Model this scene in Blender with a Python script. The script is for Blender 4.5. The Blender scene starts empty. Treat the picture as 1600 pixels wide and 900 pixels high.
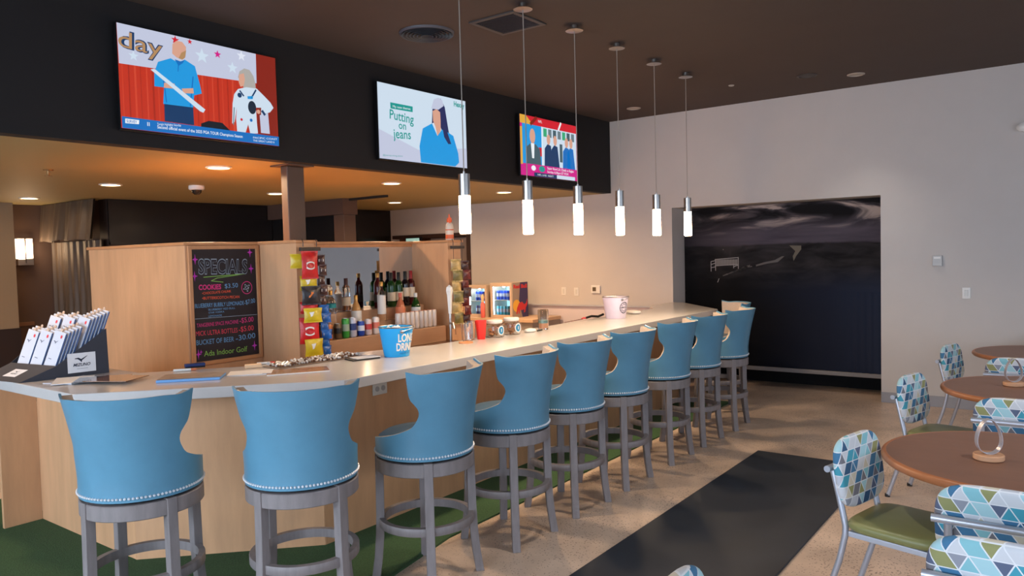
import bpy, math, random
import numpy as np
from mathutils import Vector, Matrix
random.seed(7)
S = bpy.context.scene
COL = S.collection
R = math.radians
# ------------------------------------------------------------------ camera
cam_d = bpy.data.cameras.new('camera'); cam = bpy.data.objects.new('camera', cam_d); COL.objects.link(cam)
S.camera = cam
cam_d.sensor_width = 36; cam_d.lens = 1180.13 / 1600 * 36; cam_d.clip_start = 0.05
yaw, pitch, roll = R(-36.788), R(-2.5543), R(-1.487)
fw = Vector((math.sin(yaw)*math.cos(pitch), math.cos(yaw)*math.cos(pitch), math.sin(pitch)))
rt = Vector((math.cos(yaw), -math.sin(yaw), 0)); up = rt.cross(fw)
r2 = rt*math.cos(roll) + up*math.sin(roll); u2 = -rt*math.sin(roll) + up*math.cos(roll)
cam.matrix_world = Matrix(((r2.x, u2.x, -fw.x, 0), (r2.y, u2.y, -fw.y, 0), (r2.z, u2.z, -fw.z, 1.73), (0, 0, 0, 1)))
# ------------------------------------------------------------------ colour management, world, lights
S.view_settings.view_transform = 'Standard'; S.view_settings.look = 'None'
S.view_settings.gamma = 1; S.view_settings.use_curve_mapping = False
S.view_settings.exposure = 0.7
W = bpy.data.worlds.new('daylight'); S.world = W; W.use_nodes = True
W.node_tree.nodes['Background'].inputs[0].default_value = (0.62, 0.76, 1.0, 1)
W.node_tree.nodes['Background'].inputs[1].default_value = 1.0

def area(name, loc, rot, sx, sy, power, col, spread=180):
    l = bpy.data.lights.new(name, 'AREA'); l.shape = 'RECTANGLE'; l.size = sx; l.size_y = sy
    l.energy = power; l.color = col; l.spread = R(spread)
    o = bpy.data.objects.new(name, l); o.location = loc; o.rotation_euler = rot; COL.objects.link(o); return o
# daylight through the shop windows behind the camera and on the dining side
area('window_daylight_front', (-2.6, -3.3, 1.75), (R(66), 0, 0), 9.0, 2.2, 232, (0.72, 0.85, 1.0), 150)
area('window_daylight_side', (3.2, 2.5, 1.75), (0, R(62), 0), 2.2, 9.0, 30, (0.76, 0.88, 1.0), 150)

# ------------------------------------------------------------------ helpers
def lin(c):
    if isinstance(c, str):
        c = c.lstrip('#'); c = [int(c[i:i+2], 16)/255 for i in (0, 2, 4)]
    else: c = [v/255 for v in c]
    return tuple(v/12.92 if v <= .04045 else ((v+.055)/1.055)**2.4 for v in c) + (1,)
_M = {}
def mat(name, col, rough=.5, metal=0, emit=0, trans=0, var=0.0, scale=8, stretch=(1, 1, 1), bump=0.0, alpha=1, coat=0, ior=1.45, fleck=None):
    if name in _M: return _M[name]
    m = bpy.data.materials.new(name); m.use_nodes = True; nt = m.node_tree; b = nt.nodes['Principled BSDF']
    c = lin(col)
    b.inputs['Base Color'].default_value = c; b.inputs['Roughness'].default_value = rough; b.inputs['Metallic'].default_value = metal
    b.inputs['IOR'].default_value = ior
    if trans: b.inputs['Transmission Weight'].default_value = trans
    if coat: b.inputs['Coat Weight'].default_value = coat; b.inputs['Coat Roughness'].default_value = .1
    if alpha < 1: b.inputs['Alpha'].default_value = alpha
    if emit: b.inputs['Emission Color'].default_value = c; b.inputs['Emission Strength'].default_value = emit
    if var or bump:
        tc = nt.nodes.new('ShaderNodeTexCoord'); mp = nt.nodes.new('ShaderNodeMapping'); mp.inputs['Scale'].default_value = stretch
        nt.links.new(tc.outputs['Object'], mp.inputs[0])
        n = nt.nodes.new('ShaderNodeTexNoise'); n.inputs['Scale'].default_value = scale; n.inputs['Detail'].default_value = 6
        n.inputs['Roughness'].default_value = .6; nt.links.new(mp.outputs[0], n.inputs['Vector'])
        if var:
            r = nt.nodes.new('ShaderNodeValToRGB'); r.color_ramp.elements[0].position = .3; r.color_ramp.elements[1].position = .7
            r.color_ramp.elements[0].color = tuple(max(0, v*(1-var)) for v in c[:3]) + (1,)
            r.color_ramp.elements[1].color = tuple(min(1, v*(1+var)) for v in c[:3]) + (1,)
            nt.links.new(n.outputs[0], r.inputs[0]); out = r.outputs[0]
            if fleck:
                v = nt.nodes.new('ShaderNodeTexVoronoi'); v.inputs['Scale'].default_value = fleck[1]; nt.links.new(tc.outputs['Object'], v.inputs['Vector'])
                n3 = nt.nodes.new('ShaderNodeTexNoise'); n3.inputs['Scale'].default_value = 1.3; nt.links.new(tc.outputs['Object'], n3.inputs['Vector'])
                ms = nt.nodes.new('ShaderNodeMath'); ms.operation = 'MULTIPLY'; ms.inputs[1].default_value = fleck[2]*2; nt.links.new(n3.outputs[0], ms.inputs[0])
                lt = nt.nodes.new('ShaderNodeMath'); lt.operation = 'LESS_THAN'; nt.links.new(v.outputs['Distance'], lt.inputs[0]); nt.links.new(ms.outputs[0], lt.inputs[1])
                mx = nt.nodes.new('ShaderNodeMix'); mx.data_type = 'RGBA'; mx.inputs[7].default_value = lin(fleck[0])
                nt.links.new(lt.outputs[0], mx.inputs[0]); nt.links.new(out, mx.inputs[6]); out = mx.outputs[2]
            nt.links.new(out, b.inputs['Base Color'])
        if bump:
            bp = nt.nodes.new('ShaderNodeBump'); bp.inputs['Strength'].default_value = bump; bp.inputs['Distance'].default_value = .01
            nt.links.new(n.outputs[0], bp.inputs['Height']); nt.links.new(bp.outputs[0], b.inputs['Normal'])
    _M[name] = m; return m

class MB:
    def __init__(s): s.v = []; s.f = []; s.m = []
    def add(s, vs, fs, m=0, M=None):
        o = len(s.v)
        s.v += [tuple(M @ Vector(p)) if M else tuple(p) for p in vs]
        s.f += [tuple(i+o for i in f) for f in fs]; s.m += [m]*len(fs); return s
    def box(s, x0, x1, y0, y1, z0, z1, m=0, M=None):
        vs = [(x, y, z) for z in (z0, z1) for y in (y0, y1) for x in (x0, x1)]
        return s.add(vs, [(0, 2, 3, 1), (4, 5, 7, 6), (0, 1, 5, 4), (2, 6, 7, 3), (0, 4, 6, 2), (1, 3, 7, 5)], m, M)
    def prism(s, poly, z0, z1, m=0, M=None):
        n = len(poly); vs = [(x, y, z0) for x, y in poly] + [(x, y, z1) for x, y in poly]
        fs = [tuple(range(n))[::-1], tuple(range(n, 2*n))] + [(i, (i+1) % n, n+(i+1) % n, n+i) for i in range(n)]
        return s.add(vs, fs, m, M)
    def lathe(s, prof, n=24, m=0, M=None, cap=True, c=(0, 0), sx=1, sy=1):
        vs = []; fs = []
        for r, z in prof:
            for k in range(n):
                a = 2*math.pi*k/n; vs.append((c[0]+r*math.cos(a)*sx, c[1]+r*math.sin(a)*sy, z))
        for i in range(len(prof)-1):
            for k in range(n):
                fs.append((i*n+k, i*n+(k+1) % n, (i+1)*n+(k+1) % n, (i+1)*n+k))
        if cap:
            if prof[0][0] > 1e-4: fs.append(tuple(range(n))[::-1])
            if prof[-1][0] > 1e-4: fs.append(tuple(range((len(prof)-1)*n, len(prof)*n)))
        return s.add(vs, fs, m, M)
    def tube(s, pts, r, n=10, m=0, M=None, closed=False):
        pts = [Vector(p) for p in pts]; N = len(pts); rs = r if isinstance(r, (list, tuple)) else [r]*N
        vs = []; prev = None
        for i, p in enumerate(pts):
            a = pts[(i-1) % N] if (closed or i > 0) else p; b = pts[(i+1) % N] if (closed or i < N-1) else p
            t = (b-a).normalized()
            if prev is None:
                h = Vector((0, 0, 1)) if abs(t.z) < .9 else Vector((1, 0, 0)); nn = t.cross(h).normalized()
            else: nn = (prev - t*prev.dot(t)).normalized()
            prev = nn; bb = t.cross(nn)
            for k in range(n):
                an = 2*math.pi*k/n; vs.append(tuple(p + (nn*math.cos(an)+bb*math.sin(an))*rs[i]))
        fs = []
        for i in range(N if closed else N-1):
            j = (i+1) % N
            for k in range(n): fs.append((i*n+k, i*n+(k+1) % n, j*n+(k+1) % n, j*n+k))
        if not closed: fs += [tuple(range(n))[::-1], tuple(range((N-1)*n, N*n))]
        return s.add(vs, fs, m, M)
    def bar(s, path, w, d, m=0):   # rectangular section swept along a vertical-ish path [(x,y,z)], w along radial/x, d across
        vs = []
        for (x, y, z, ux, uy) in path:
            px, py = -uy, ux
            for a, b in ((-1, -1), (1, -1), (1, 1), (-1, 1)):
                vs.append((x+ux*a*w/2+px*b*d/2, y+uy*a*w/2+py*b*d/2, z))
        n = len(path); fs = [(0, 3, 2, 1), tuple(4*(n-1)+i for i in range(4))]
        for i in range(n-1):
            for k in range(4): fs.append((4*i+k, 4*i+(k+1) % 4, 4*i+4+(k+1) % 4, 4*i+4+k))
        return s.add(vs, fs, m)
    def build(s, name, mats, parent=None, smooth=False, bevel=0, loc=None, rotz=0, seg=2):
        me = bpy.data.meshes.new(name); me.from_pydata(s.v, [], s.f)
        if not isinstance(mats, (list, tuple)): mats = [mats]
        for m in mats: me.materials.append(m)
        me.polygons.foreach_set('material_index', s.m)
        me.update(); me.validate()
        if smooth:
            me.polygons.foreach_set('use_smooth', [True]*len(me.polygons)); me.set_sharp_from_angle(angle=R(38))
        o = bpy.data.objects.new(name, me); COL.objects.link(o)
        if parent: o.parent = parent
        if loc is not None: o.location = loc
        if rotz: o.rotation_euler = (0, 0, rotz)
        if bevel:
            b = o.modifiers.new('bevel', 'BEVEL'); b.width = bevel; b.segments = seg; b.limit_method = 'ANGLE'; b.angle_limit = R(40)
        return o
def tag(o, label=None, cat=None, group=None, kind=None):
    if label: o['label'] = label
    if cat: o['category'] = cat
    if group: o['group'] = group
    if kind: o['kind'] = kind
    return o
def thing(name, label, cat, loc=(0, 0, 0), rotz=0, group=None):
    o = bpy.data.objects.new(name, None); COL.objects.link(o); o.empty_display_size = .1
    o.location = loc; o.rotation_euler = (0, 0, rotz); return tag(o, label, cat, group)
def kids(o): return [c for c in bpy.data.objects if c.parent == o]
def dup(o, loc=None, rotz=None, label=None, parent=None):
    c = o.copy(); COL.objects.link(c)
    if loc is not None: c.location = loc
    if rotz is not None: c.rotation_euler = (0, 0, rotz)
    if label: c['label'] = label
    if parent: c.parent = parent
    for k in kids(o): dup(k, parent=c)
    return c
def struct(name, mb, m, **k):
    o = mb.build(name, m, **k); o['kind'] = 'structure'; return o
def bx(*a, **k): return MB().box(*a, **k)
def MT(x=0, y=0, z=0, rx=0, ry=0, rz=0, s=(1, 1, 1)):
    return Matrix.Translation((x, y, z)) @ Matrix.Rotation(rz, 4, 'Z') @ Matrix.Rotation(ry, 4, 'Y') @ Matrix.Rotation(rx, 4, 'X') @ Matrix.Diagonal((s[0], s[1], s[2], 1))

_T = {}
def glyphs(s, bold=0, shear=0):
    k = (s, bold, shear)
    if k in _T: return _T[k]
    cu = bpy.data.curves.new('t', 'FONT'); cu.body = s; cu.offset = bold; cu.shear = shear; cu.resolution_u = 3; cu.fill_mode = 'FRONT' if hasattr(cu, 'fill_mode') else 'FRONT'
    o = bpy.data.objects.new('t', cu); me = bpy.data.meshes.new_from_object(o)
    vs = [(v.co.x, v.co.y) for v in me.vertices]; fs = [tuple(p.vertices) for p in me.polygons if p.normal.z > 0 or abs(p.normal.z) > .5]
    x0 = min(v[0] for v in vs); x1 = max(v[0] for v in vs)
    vs = [((x-x0)/(x1-x0), y/.7) for x, y in vs]
    bpy.data.objects.remove(o); bpy.data.meshes.remove(me); bpy.data.curves.remove(cu)
    _T[k] = (vs, fs, (x1-x0)/.7); return _T[k]
class Canvas:      # flat printed or drawn shapes: polygons and letters in (u, v), one thin layer above another
    def __init__(s): s.mb = MB(); s.mats = []
    def mi(s, m):
        if m not in s.mats: s.mats.append(m)
        return s.mats.index(m)
    def poly(s, pts, m, l=1): s.mb.add([(p[0], p[1], l) for p in pts], [tuple(range(len(pts)))], s.mi(m)); return s
    def rect(s, u0, v0, u1, v1, m, l=1): return s.poly([(u0, v0), (u1, v0), (u1, v1), (u0, v1)], m, l)
    def disc(s, u, v, ru, rv, m, l=1, n=20): return s.poly([(u+ru*math.cos(2*math.pi*k/n), v+rv*math.sin(2*math.pi*k/n)) for k in range(n)], m, l)
    def ring(s, u, v, r0, r1, m, l=1, n=28, ry=1):
        vs = []; 
        for k in range(n):
            a = 2*math.pi*k/n; vs += [(u+r0*math.cos(a), v+ry*r0*math.sin(a), l), (u+r1*math.cos(a), v+ry*r1*math.sin(a), l)]
        s.mb.add(vs, [(2*k, 2*k+1, (2*k+3) % (2*n), (2*k+2) % (2*n)) for k in range(n)], s.mi(m)); return s
    def star(s, u, v, r, m, l=1, n=5, q=.42, ph=math.pi/2, sx=1):
        return s.poly([(u+sx*(r if k % 2 == 0 else r*q)*math.cos(ph+math.pi*k/n), v+(r if k % 2 == 0 else r*q)*math.sin(ph+math.pi*k/n)) for k in range(2*n)], m, l)
    def line(s, a, b, w, m, l=1):
        d = Vector((b[0]-a[0], b[1]-a[1])); d = d.normalized() if d.length else Vector((1, 0)); p = Vector((-d.y, d.x))*w/2
        return s.poly([(a[0]-p.x, a[1]-p.y), (b[0]-p.x, b[1]-p.y), (b[0]+p.x, b[1]+p.y), (a[0]+p.x, a[1]+p.y)], m, l)
    def text(s, t, a, b, h, m, l=1, bold=0, shear=0):   # baseline from a to b, capital height h
        vs, fs, _ = glyphs(t, bold, shear); du, dv = b[0]-a[0], b[1]-a[1]; L = math.hypot(du, dv); nx, ny = -dv/L, du/L
        s.mb.add([(a[0]+x*du+y*h*nx, a[1]+x*dv+y*h*ny, l) for x, y in vs], fs, s.mi(m)); return s
    def build(s, name, parent=None, o=(0, 0, 0), u=(0, 1, 0), v=(0, 0, 1), eps=.0008, fn=None):
        o, u, v = Vector(o), Vector(u), Vector(v); n = u.cross(v).normalized()
        if fn: s.mb.v = [tuple(fn(a, b, l*eps)) for a, b, l in s.mb.v]
        else: s.mb.v = [tuple(o+u*a+v*b+n*l*eps) for a, b, l in s.mb.v]
        return s.mb.build(name, s.mats, parent)
def hom(src, w, h):     # picture corners (tl, tr, br, bl) -> (0,h) (w,h) (w,0) (0,0)
    dst = [(0, h), (w, h), (w, 0), (0, 0)]; A = []; B = []
    for (x, y), (X, Y) in zip(src, dst):
        A += [[x, y, 1, 0, 0, 0, -X*x, -X*y], [0, 0, 0, x, y, 1, -Y*x, -Y*y]]; B += [X, Y]
    p = np.linalg.solve(np.array(A, float), np.array(B, float))
    return lambda x, y: ((p[0]*x+p[1]*y+p[2])/(p[6]*x+p[7]*y+1), (p[3]*x+p[4]*y+p[5])/(p[6]*x+p[7]*y+1))
# ------------------------------------------------------------------ materials
WHITE = mat('wall_paint', (196, 190, 186), .85, var=.02, scale=3)
BLACKP = mat('soffit_paint', (25, 23, 25), .75, var=.05, scale=2)
CEILP = mat('ceiling_paint', (74, 62, 56), .8, var=.04, scale=2)
TANC = mat('bar_ceiling_paint', (156, 140, 96), .6, var=.02, scale=2)
BROWNW = mat('brown_wall', (88, 68, 58), .8, var=.05, scale=2)
TANW = mat('tan_wall', (150, 130, 105), .8)
DARKG = mat('gloss_black_panel', (22, 19, 20), .22, var=.1, scale=2)
MAPLE = mat('maple_veneer', (208, 160, 120), .42, var=.10, scale=3.0, stretch=(3.5, 3.5, .55))
MAPLED = mat('maple_edge', (196, 140, 96), .4, var=.1, scale=3, stretch=(3, 3, .6))
WALNUT = mat('dark_oak', (110, 72, 46), .4, var=.15, scale=4, stretch=(1, 6, 6))
TOP = mat('solid_surface', (196, 192, 190), .2, var=.015, scale=40)
LEATHER = mat('blue_leather', (88, 138, 164), .36, var=.05, scale=10, bump=.02)
LEATHERD = mat('blue_leather_seat', (62, 92, 116), .35, var=.05, scale=10)
LINEN = mat('beige_linen', (178, 160, 146), .8, var=.06, scale=60)
GREYW = mat('weathered_grey_wood', (128, 120, 120), .5, var=.16, scale=6, stretch=(4, 4, .8))
BLK = mat('black_plastic', (20, 20, 22), .4)
STEEL = mat('brushed_steel', (176, 172, 168), .28, metal=1)
NAIL = mat('nickel_nail', (232, 234, 240), .4, metal=.5)
ALU = mat('silver_tube', (186, 190, 202), .36, metal=.6)
CONC = mat('polished_concrete', (198, 174, 154), .32, var=.22, scale=1.9, fleck=((136, 116, 102), 60, .25))
TURF = mat('turf', (54, 84, 52), .95, var=.35, scale=140, bump=.6)
RUBBER = mat('rubber_mat', (38, 42, 50), .6, var=.12, scale=3, bump=.05)
WPL = mat('white_plastic', (222, 220, 216), .4)
PAPER = mat('white_paper', (224, 224, 228), .7)
GLASS = mat('clear_glass', (255, 255, 255), .02, trans=1, ior=1.3)
PANE = mat('window_glass', (245, 250, 255), .02, trans=1, ior=1.02)
WARM = mat('warm_lamp', (255, 214, 160), emit=9)
PEND = mat('pendant_glow', (255, 214, 172), emit=24)
NAVYW = mat('navy_panel', (34, 40, 58), .55)

# ------------------------------------------------------------------ room shell
YB = 9.026; ZC = 3.473; ZS = 2.518; XS = -5.04
struct('floor', bx(-11, 3.6, -3.7, 10.1, -.1, 0), CONC)
struct('ceiling', bx(XS-.12, 3.6, -3.7, YB+.15, ZC, ZC+.12), CEILP)
struct('ceiling', bx(-11, XS-.121, -3.7, YB+.15, ZS, ZS+.12), TANC)
struct('wall_soffit', bx(XS-.12, XS, -3.7, YB, ZS, ZC-.001), BLACKP)
m = MB()
m.box(-1.71, 3.6, YB, YB+.15, 0, ZC); m.box(-4.16, -1.71, YB, YB+.15, 2.27, ZC); m.box(-7.53, -4.16, YB, YB+.15, 0, ZC)
m.box(-9.22, -7.53, YB, YB+.15, 2.09, ZC); m.box(-9.5, -9.22, YB, YB+.15, 0, ZC)
m.box(-4.16-.1, -4.16, YB+.15, 9.8, 0, 2.27); m.box(-1.71, -1.61, YB+.15, 9.8, 0, 2.27); m.box(-4.26, -1.61, YB+.15, 9.8, 2.27, 2.37)
struct('wall_back', m, WHITE)
struct('wall_recess', bx(-4.16, -1.71, 9.75, 9.8, 0, 2.27), mat('recess_black', (14, 14, 17), .9))
struct('baseboard_back', bx(-1.71, 3.6, YB-.014, YB, 0, .115), mat('vinyl_base', (150, 150, 156), .5), bevel=.003)
struct('wall_left', bx(-10.85, -10.7, -3.7, 4.55, 0, ZS), BROWNW)
struct('wall_pier', bx(-10.7, -10.45, 2.2, 3.80, 0, ZS), TANW)
struct('trim_7', MB().box(-10.699, -10.44, 2.18, 3.815, 0, .98), mat('wainscot_dark', (40, 28, 30), .6))
struct('trim_1', bx(-10.7, -10.675, 3.801, 4.06, .98, 1.03), mat('rail_brown', (120, 84, 62), .5), bevel=.004)
struct('wall_curtain', bx(-10.699, -9.501, 4.42, 4.55, 0, ZS), BROWNW)
m = bx(-9.5, -9.3, 4.38, YB, 0, ZS-.001)
struct('wall_bay', m, mat('bay_brown', (52, 40, 36), .6))
m = MB(); m.box(-9.3, -9.27, 4.385, YB-.001, 2.0, ZS-.002); m.box(-9.3, -9.25, 4.385, YB-.001, 1.97, 2.0)
struct('trim_2', m, DARKG)
# far doorway: alcove behind, dark frame
struct('wall_alcove', MB().box(-9.4, -7.4, 9.95, 10.05, 0, 2.4).box(-9.4, -9.3, YB+.15, 9.95, 0, 2.4).box(-7.45, -7.35, YB+.15, 9.95, 0, 2.4).box(-9.4, -7.35, YB+.15, 10.05, 2.4, 2.5), mat('alcove_brown', (104, 78, 60), .8))
d = struct('door_1', MB().box(-7.60, -7.53, YB-.02, YB+.16, 0, 2.03).box(-9.22, -7.53, YB-.02, YB+.16, 2.03, 2.09), mat('door_frame_brown', (58, 40, 34), .5))
struct('door_leaf', bx(-8.42, -7.61, YB+.06, YB+.10, .01, 2.02), mat('grey_door', (132, 118, 112), .5), parent=d)['kind'] = 'structure'
struct('door_handle', MB().tube([(-8.36, YB+.06, 1.0), (-8.36, YB+.01, 1.0), (-8.25, YB+.01, 1.0)], .009), STEEL, parent=d, smooth=True)
# window walls behind the camera and on the dining side
def window(n, axis, a0, a1, z0, z1, p):
    fm = mat('window_frame_dark', (50, 50, 54), .4)
    def B(m_, u0, u1, w0, w1, h0, h1):
        if axis == 'x': m_.box(u0, u1, w0, w1, h0, h1)
        else: m_.box(w0, w1, u0, u1, h0, h1)
    f = MB(); t = .05
    B(f, a0, a1, p, p+.08, z0, z0+t); B(f, a0, a1, p, p+.08, z1-t, z1); B(f, a0, a0+t, p, p+.08, z0+t, z1-t); B(f, a1-t, a1, p, p+.08, z0+t, z1-t)
    o = struct('window_%d' % n, f, fm); g = MB(); B(g, a0+t, a1-t, p+.035, p+.045, z0+t, z1-t)
    q = g.build('pane', PANE, o); q['kind'] = 'structure'
fw_ = MB().box(-11, 3.6, -3.7, -3.55, 0, .4).box(-11, 3.6, -3.7, -3.55, 2.7, ZC)
xs = [-7.2, -4.9, -2.6, -.3, 2.0]
prev = -11
for i in range(4):
    fw_.box(prev, xs[i]+.1, -3.7, -3.55, .4, 2.7); prev = xs[i+1]-.1
    window(i+1, 'x', xs[i]+.1, xs[i+1]-.1, .4, 2.7, -3.66)
fw_.box(prev, 3.6, -3.7, -3.55, .4, 2.7); struct('wall_front', fw_, WHITE)
rw = MB().box(3.45, 3.6, -3.55, YB, 0, .5).box(3.45, 3.6, -3.55, YB, 2.7, ZC)
ys = [-2, .3, 2.6, 4.9, 7.2]; prev = -3.55
for i in range(4):
    rw.box(3.45, 3.6, prev, ys[i]+.1, .5, 2.7); prev = ys[i+1]-.1
    window(i+5, 'y', ys[i]+.1, ys[i+1]-.1, .5, 2.7, 3.49)
rw.box(3.45, 3.6, prev, YB, .5, 2.7); struct('wall_right', rw, WHITE)
# dropped beam, posts and ceiling track at the far left of the bar area
BP = mat('brown_steel_paint', (84, 66, 58), .45, var=.04)
struct('trim_3', MB().box(-9.26, -7.65, 6.6, 6.85, 2.31, ZS-.001), BP)
struct('trim_4', MB().box(-7.86, -7.66, 6.62, 6.82, 0, 2.309), BP, bevel=.004)
struct('trim_5', MB().box(-9.26, -7.87, 6.68, 6.72, .9, 2.309), mat('bay_screen_black', (16, 14, 15), .4))
struct('trim_6', MB().box(-7.64, -6.95, 6.70, 6.74, ZS-.03, ZS-.001), BLACKP)
c = thing('steel_column', 'brown painted square steel post rising behind the chalkboard cabinet to the soffit', 'column', (-5.25, 4.0, 0))
MB().box(-.045, .045, -.085, .085, .01, ZS-.013).build('post', BP, c, bevel=.008)
bx(-.12, .12, -.13, .13, ZS-.012, ZS-.001).build('cap_plate', BP, c)
bx(-.1, .1, -.12, .12, 0, .01).build('base_plate', BP, c)
# turf strip, mats
t = struct('trim_8', MB().prism([(-6.4, -.6), (-2.2, -.6), (-2.9, 2.5), (-3.07, 3.4), (-3.1, 8.2), (-3.7, 8.2), (-3.7, 2.9), (-4.4, 2.2), (-6.4, 2.2)], 0.0, .012), TURF)
t['label'] = 'green artificial turf around the bar foot'
tag(MB().prism([(-2.16, -1.0), (-1.25, -1.0), (-1.25, 6.32), (-2.16, 6.32)], 0, .012).build('floor_mat', RUBBER, bevel=.008), 'long dark rubber floor mat lying between the stools and dining tables', 'mat')

# ------------------------------------------------------------------ bar counter
c = thing('bar_counter', 'long maple bar with thick pale grey worktop and angled corners', 'bar counter', (0, 0, 0))
outer = [(-5.75, 1.753), (-4.19, 1.753), (-3.233, 2.757), (-3.20, 8.10), (-4.02, YB-.002)]
inner = [(-3.96, YB-.002+0.0), (-3.93, 8.3), (-3.90, 4.2), (-4.12, 3.6), (-4.22, 2.85), (-4.62, 2.33), (-5.75, 2.33)]
topm = MB().prism(outer + [(-4.16, YB-.002), (-4.16, 8.35), (-3.93, 8.0)] + inner[2:], 1.0, 1.06)
topm.build('worktop', TOP, c, bevel=.004)
base = [(-5.64, 2.13), (-4.37, 2.13), (-3.61, 2.89), (-3.58, 8.0), (-3.98, YB-.004)]
def wallstrip(p, t, z0, z1):
    m_ = MB()
    for a, b in zip(p[:-1], p[1:]):
        d = Vector((b[0]-a[0], b[1]-a[1])).normalized(); n_ = Vector((-d.y, d.x))*t
        m_.prism([a, b, (b[0]+n_.x, b[1]+n_.y), (a[0]+n_.x, a[1]+n_.y)], z0, z1)
    return m_
pn = [(-5.64, 2.13), (-5.0, 2.13), (-4.37, 2.13)]
wallstrip(pn, .03, .0, .999).build('panel', MAPLE, c, bevel=.0015)
wallstrip([(-4.369, 2.131), (-3.611, 2.889)], .03, .0, .999).build('panel', MAPLE, c, bevel=.0015)
yy = [2.891, 4.1, 5.32, 6.54, 8.0]
for a, b in zip(yy[:-1], yy[1:]):
    wallstrip([(-3.61, a+.001), (-3.61, b-.001)], .03, .0, .999).build('panel', MAPLE, c, bevel=.0015)
wallstrip([(-3.612, 8.001), (-4.05, 8.9)], .03, 0, .999).build('panel', MAPLE, c)
bx(-5.67, -5.64, 1.90, 2.13, 0, .999).build('end_panel', MAPLE, c, bevel=.0015)
o = thing('power_outlet', 'white duplex outlet on the maple bar front under the worktop', 'outlet', (-3.6095, 3.366, .886), 0)
bx(0, .007, -.062, .062, -.04, .04).build('cover_plate', WPL, o, bevel=.003)
for s in (-1, 1):
    MB().lathe([(.017, 0), (.017, .003)], 20, M=MT(.0072, s*.026, 0, ry=R(90))).build('socket', mat('socket_grey', (170, 170, 172), .4), o)
# white splash panel with a ledge on the back wall behind the bar
o = thing('splash_panel', 'glossy white wall panel with a pale ledge behind the bar', 'wall panel', (0, 0, 0))
bx(-7.5, -4.2, YB-.022, YB-.001, .02, .98).build('panel', mat('white_panel', (214, 206, 214), .25), o)
bx(-7.5, -4.2, YB-.06, YB-.001, .981, 1.0).build('ledge', mat('ledge_grey', (176, 178, 190), .4), o, bevel=.003)

# ------------------------------------------------------------------ central back-bar cabinet
c = thing('back_bar_cabinet', 'tall maple cabinet island with a mirror niche and two end wings', 'cabinet', (0, 0, 0))
ZT = 1.855
bx(-6.56, -5.1, 2.93, 2.96, 0, ZT).build('side_panel', MAPLE, c, bevel=.002)
bx(-5.13, -5.1, 2.961, 3.56, 0, ZT).build('front_panel', MAPLE, c, bevel=.002)
bx(-5.1, -4.64, 3.54, 3.71, 0, ZT).build('wing', MAPLE, c, bevel=.002)
bx(-5.1, -4.64, 5.23, 5.41, 0, ZT).build('wing', MAPLE, c, bevel=.002)
bx(-5.13, -5.1, 3.561, 5.41, 0, ZT).build('back_panel', MAPLE, c, bevel=.002)
bx(-5.099, -5.092, 3.711, 5.229, 1.827, ZT-.001).build('added_header_strip', MAPLED, c)  # strip added over the mirror top to keep pendant reflections out
bx(-5.099, -5.094, 3.711, 5.229, 1.0, 1.826).build('mirror', mat('mirror', (205, 208, 212), .015, metal=1), c)
bx(-6.56, -6.53, 2.961, 5.41, 0, ZT).build('side_panel', MAPLE, c, bevel=.002)
bx(-6.53, -5.131, 5.38, 5.41, 0, ZT).build('side_panel', MAPLE, c, bevel=.002)
cap = MB().prism([(-6.575, 2.915), (-5.085, 2.915), (-5.085, 3.525), (-4.62, 3.525), (-4.62, 3.725), (-5.06, 3.725), (-5.06, 5.215), (-4.62, 5.215), (-4.62, 5.43), (-6.575, 5.43)], ZT, ZT+.022)
cap.build('top_cap', MAPLED, c, bevel=.003)
bx(-5.09, -4.56, 3.711, 5.229, 0, .93).build('base_cabinet', MAPLE, c, bevel=.002)
bx(-5.09, -4.54, 3.711, 5.229, .931, .955).build('counter_board', WALNUT, c, bevel=.003)
# stepped bottle display
st = thing('bottle_display', 'three step wooden liquor riser in front of the mirror', 'display stand', (0, 0, 0))
SH = mat('riser_bronze', (186, 150, 120), .32, metal=.45, var=.1, scale=3, stretch=(4, .6, 4))
for (x0, x1, z) in ((-5.085, -4.88, 1.285), (-4.879, -4.745, 1.19), (-4.744, -4.61, 1.098)):
    bx(x0, x1, 3.73, 5.14, .956, z).build('step', SH, st, bevel=.003)
# ------------------------------------------------------------------ specials chalkboard
ck = thing('chalkboard', 'framed black specials chalkboard with coloured chalk writing on the cabinet end', 'chalkboard', (-5.099, 2.945, .98))
bx(0, .008, .03, .555, .03, .845).build('board', mat('slate', (38, 30, 34), .6, var=.12, scale=5), ck)
fr = MB().box(0, .02, 0, .028, 0, .872).box(0, .02, .557, .585, 0, .872).box(0, .02, .0281, .5569, 0, .028).box(0, .02, .0281, .5569, .844, .872)
fr.build('frame', MAPLED, ck, bevel=.003)
h = hom([(62, 75), (472, 85), (490, 755), (85, 815)], .525, .81)
cv = Canvas()
def chalk(n, c_): return mat('chalk_'+n, c_, .9)
cy = chalk('blue', (110, 160, 205)); cw = chalk('white', (150, 165, 180)); cp = chalk('pink', (214, 60, 130)); cm = chalk('magenta', (196, 60, 190)); co = chalk('orange', (226, 92, 60)); cg = chalk('green', (140, 190, 90)); cr = chalk('red', (215, 70, 90))
def T(s, a, b, hh, m_, **k): cv.text(s, h(*a), h(*b), hh, m_, 1, **k)
T('SPECIALS', (108, 235), (424, 240), .108, cw, bold=.035); cv.text('SPECIALS', h(110, 233), h(422, 238), .102, mat('slate_fill', (40, 36, 46), .7), 2, bold=.01)
cv.line(h(140, 258), h(408, 243), .005, cg); cv.line(h(190, 283), h(268, 293), .005, cg); cv.line(h(190, 283), h(230, 265), .005, cg); cv.line(h(230, 265), h(408, 243), .004, cg)
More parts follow.
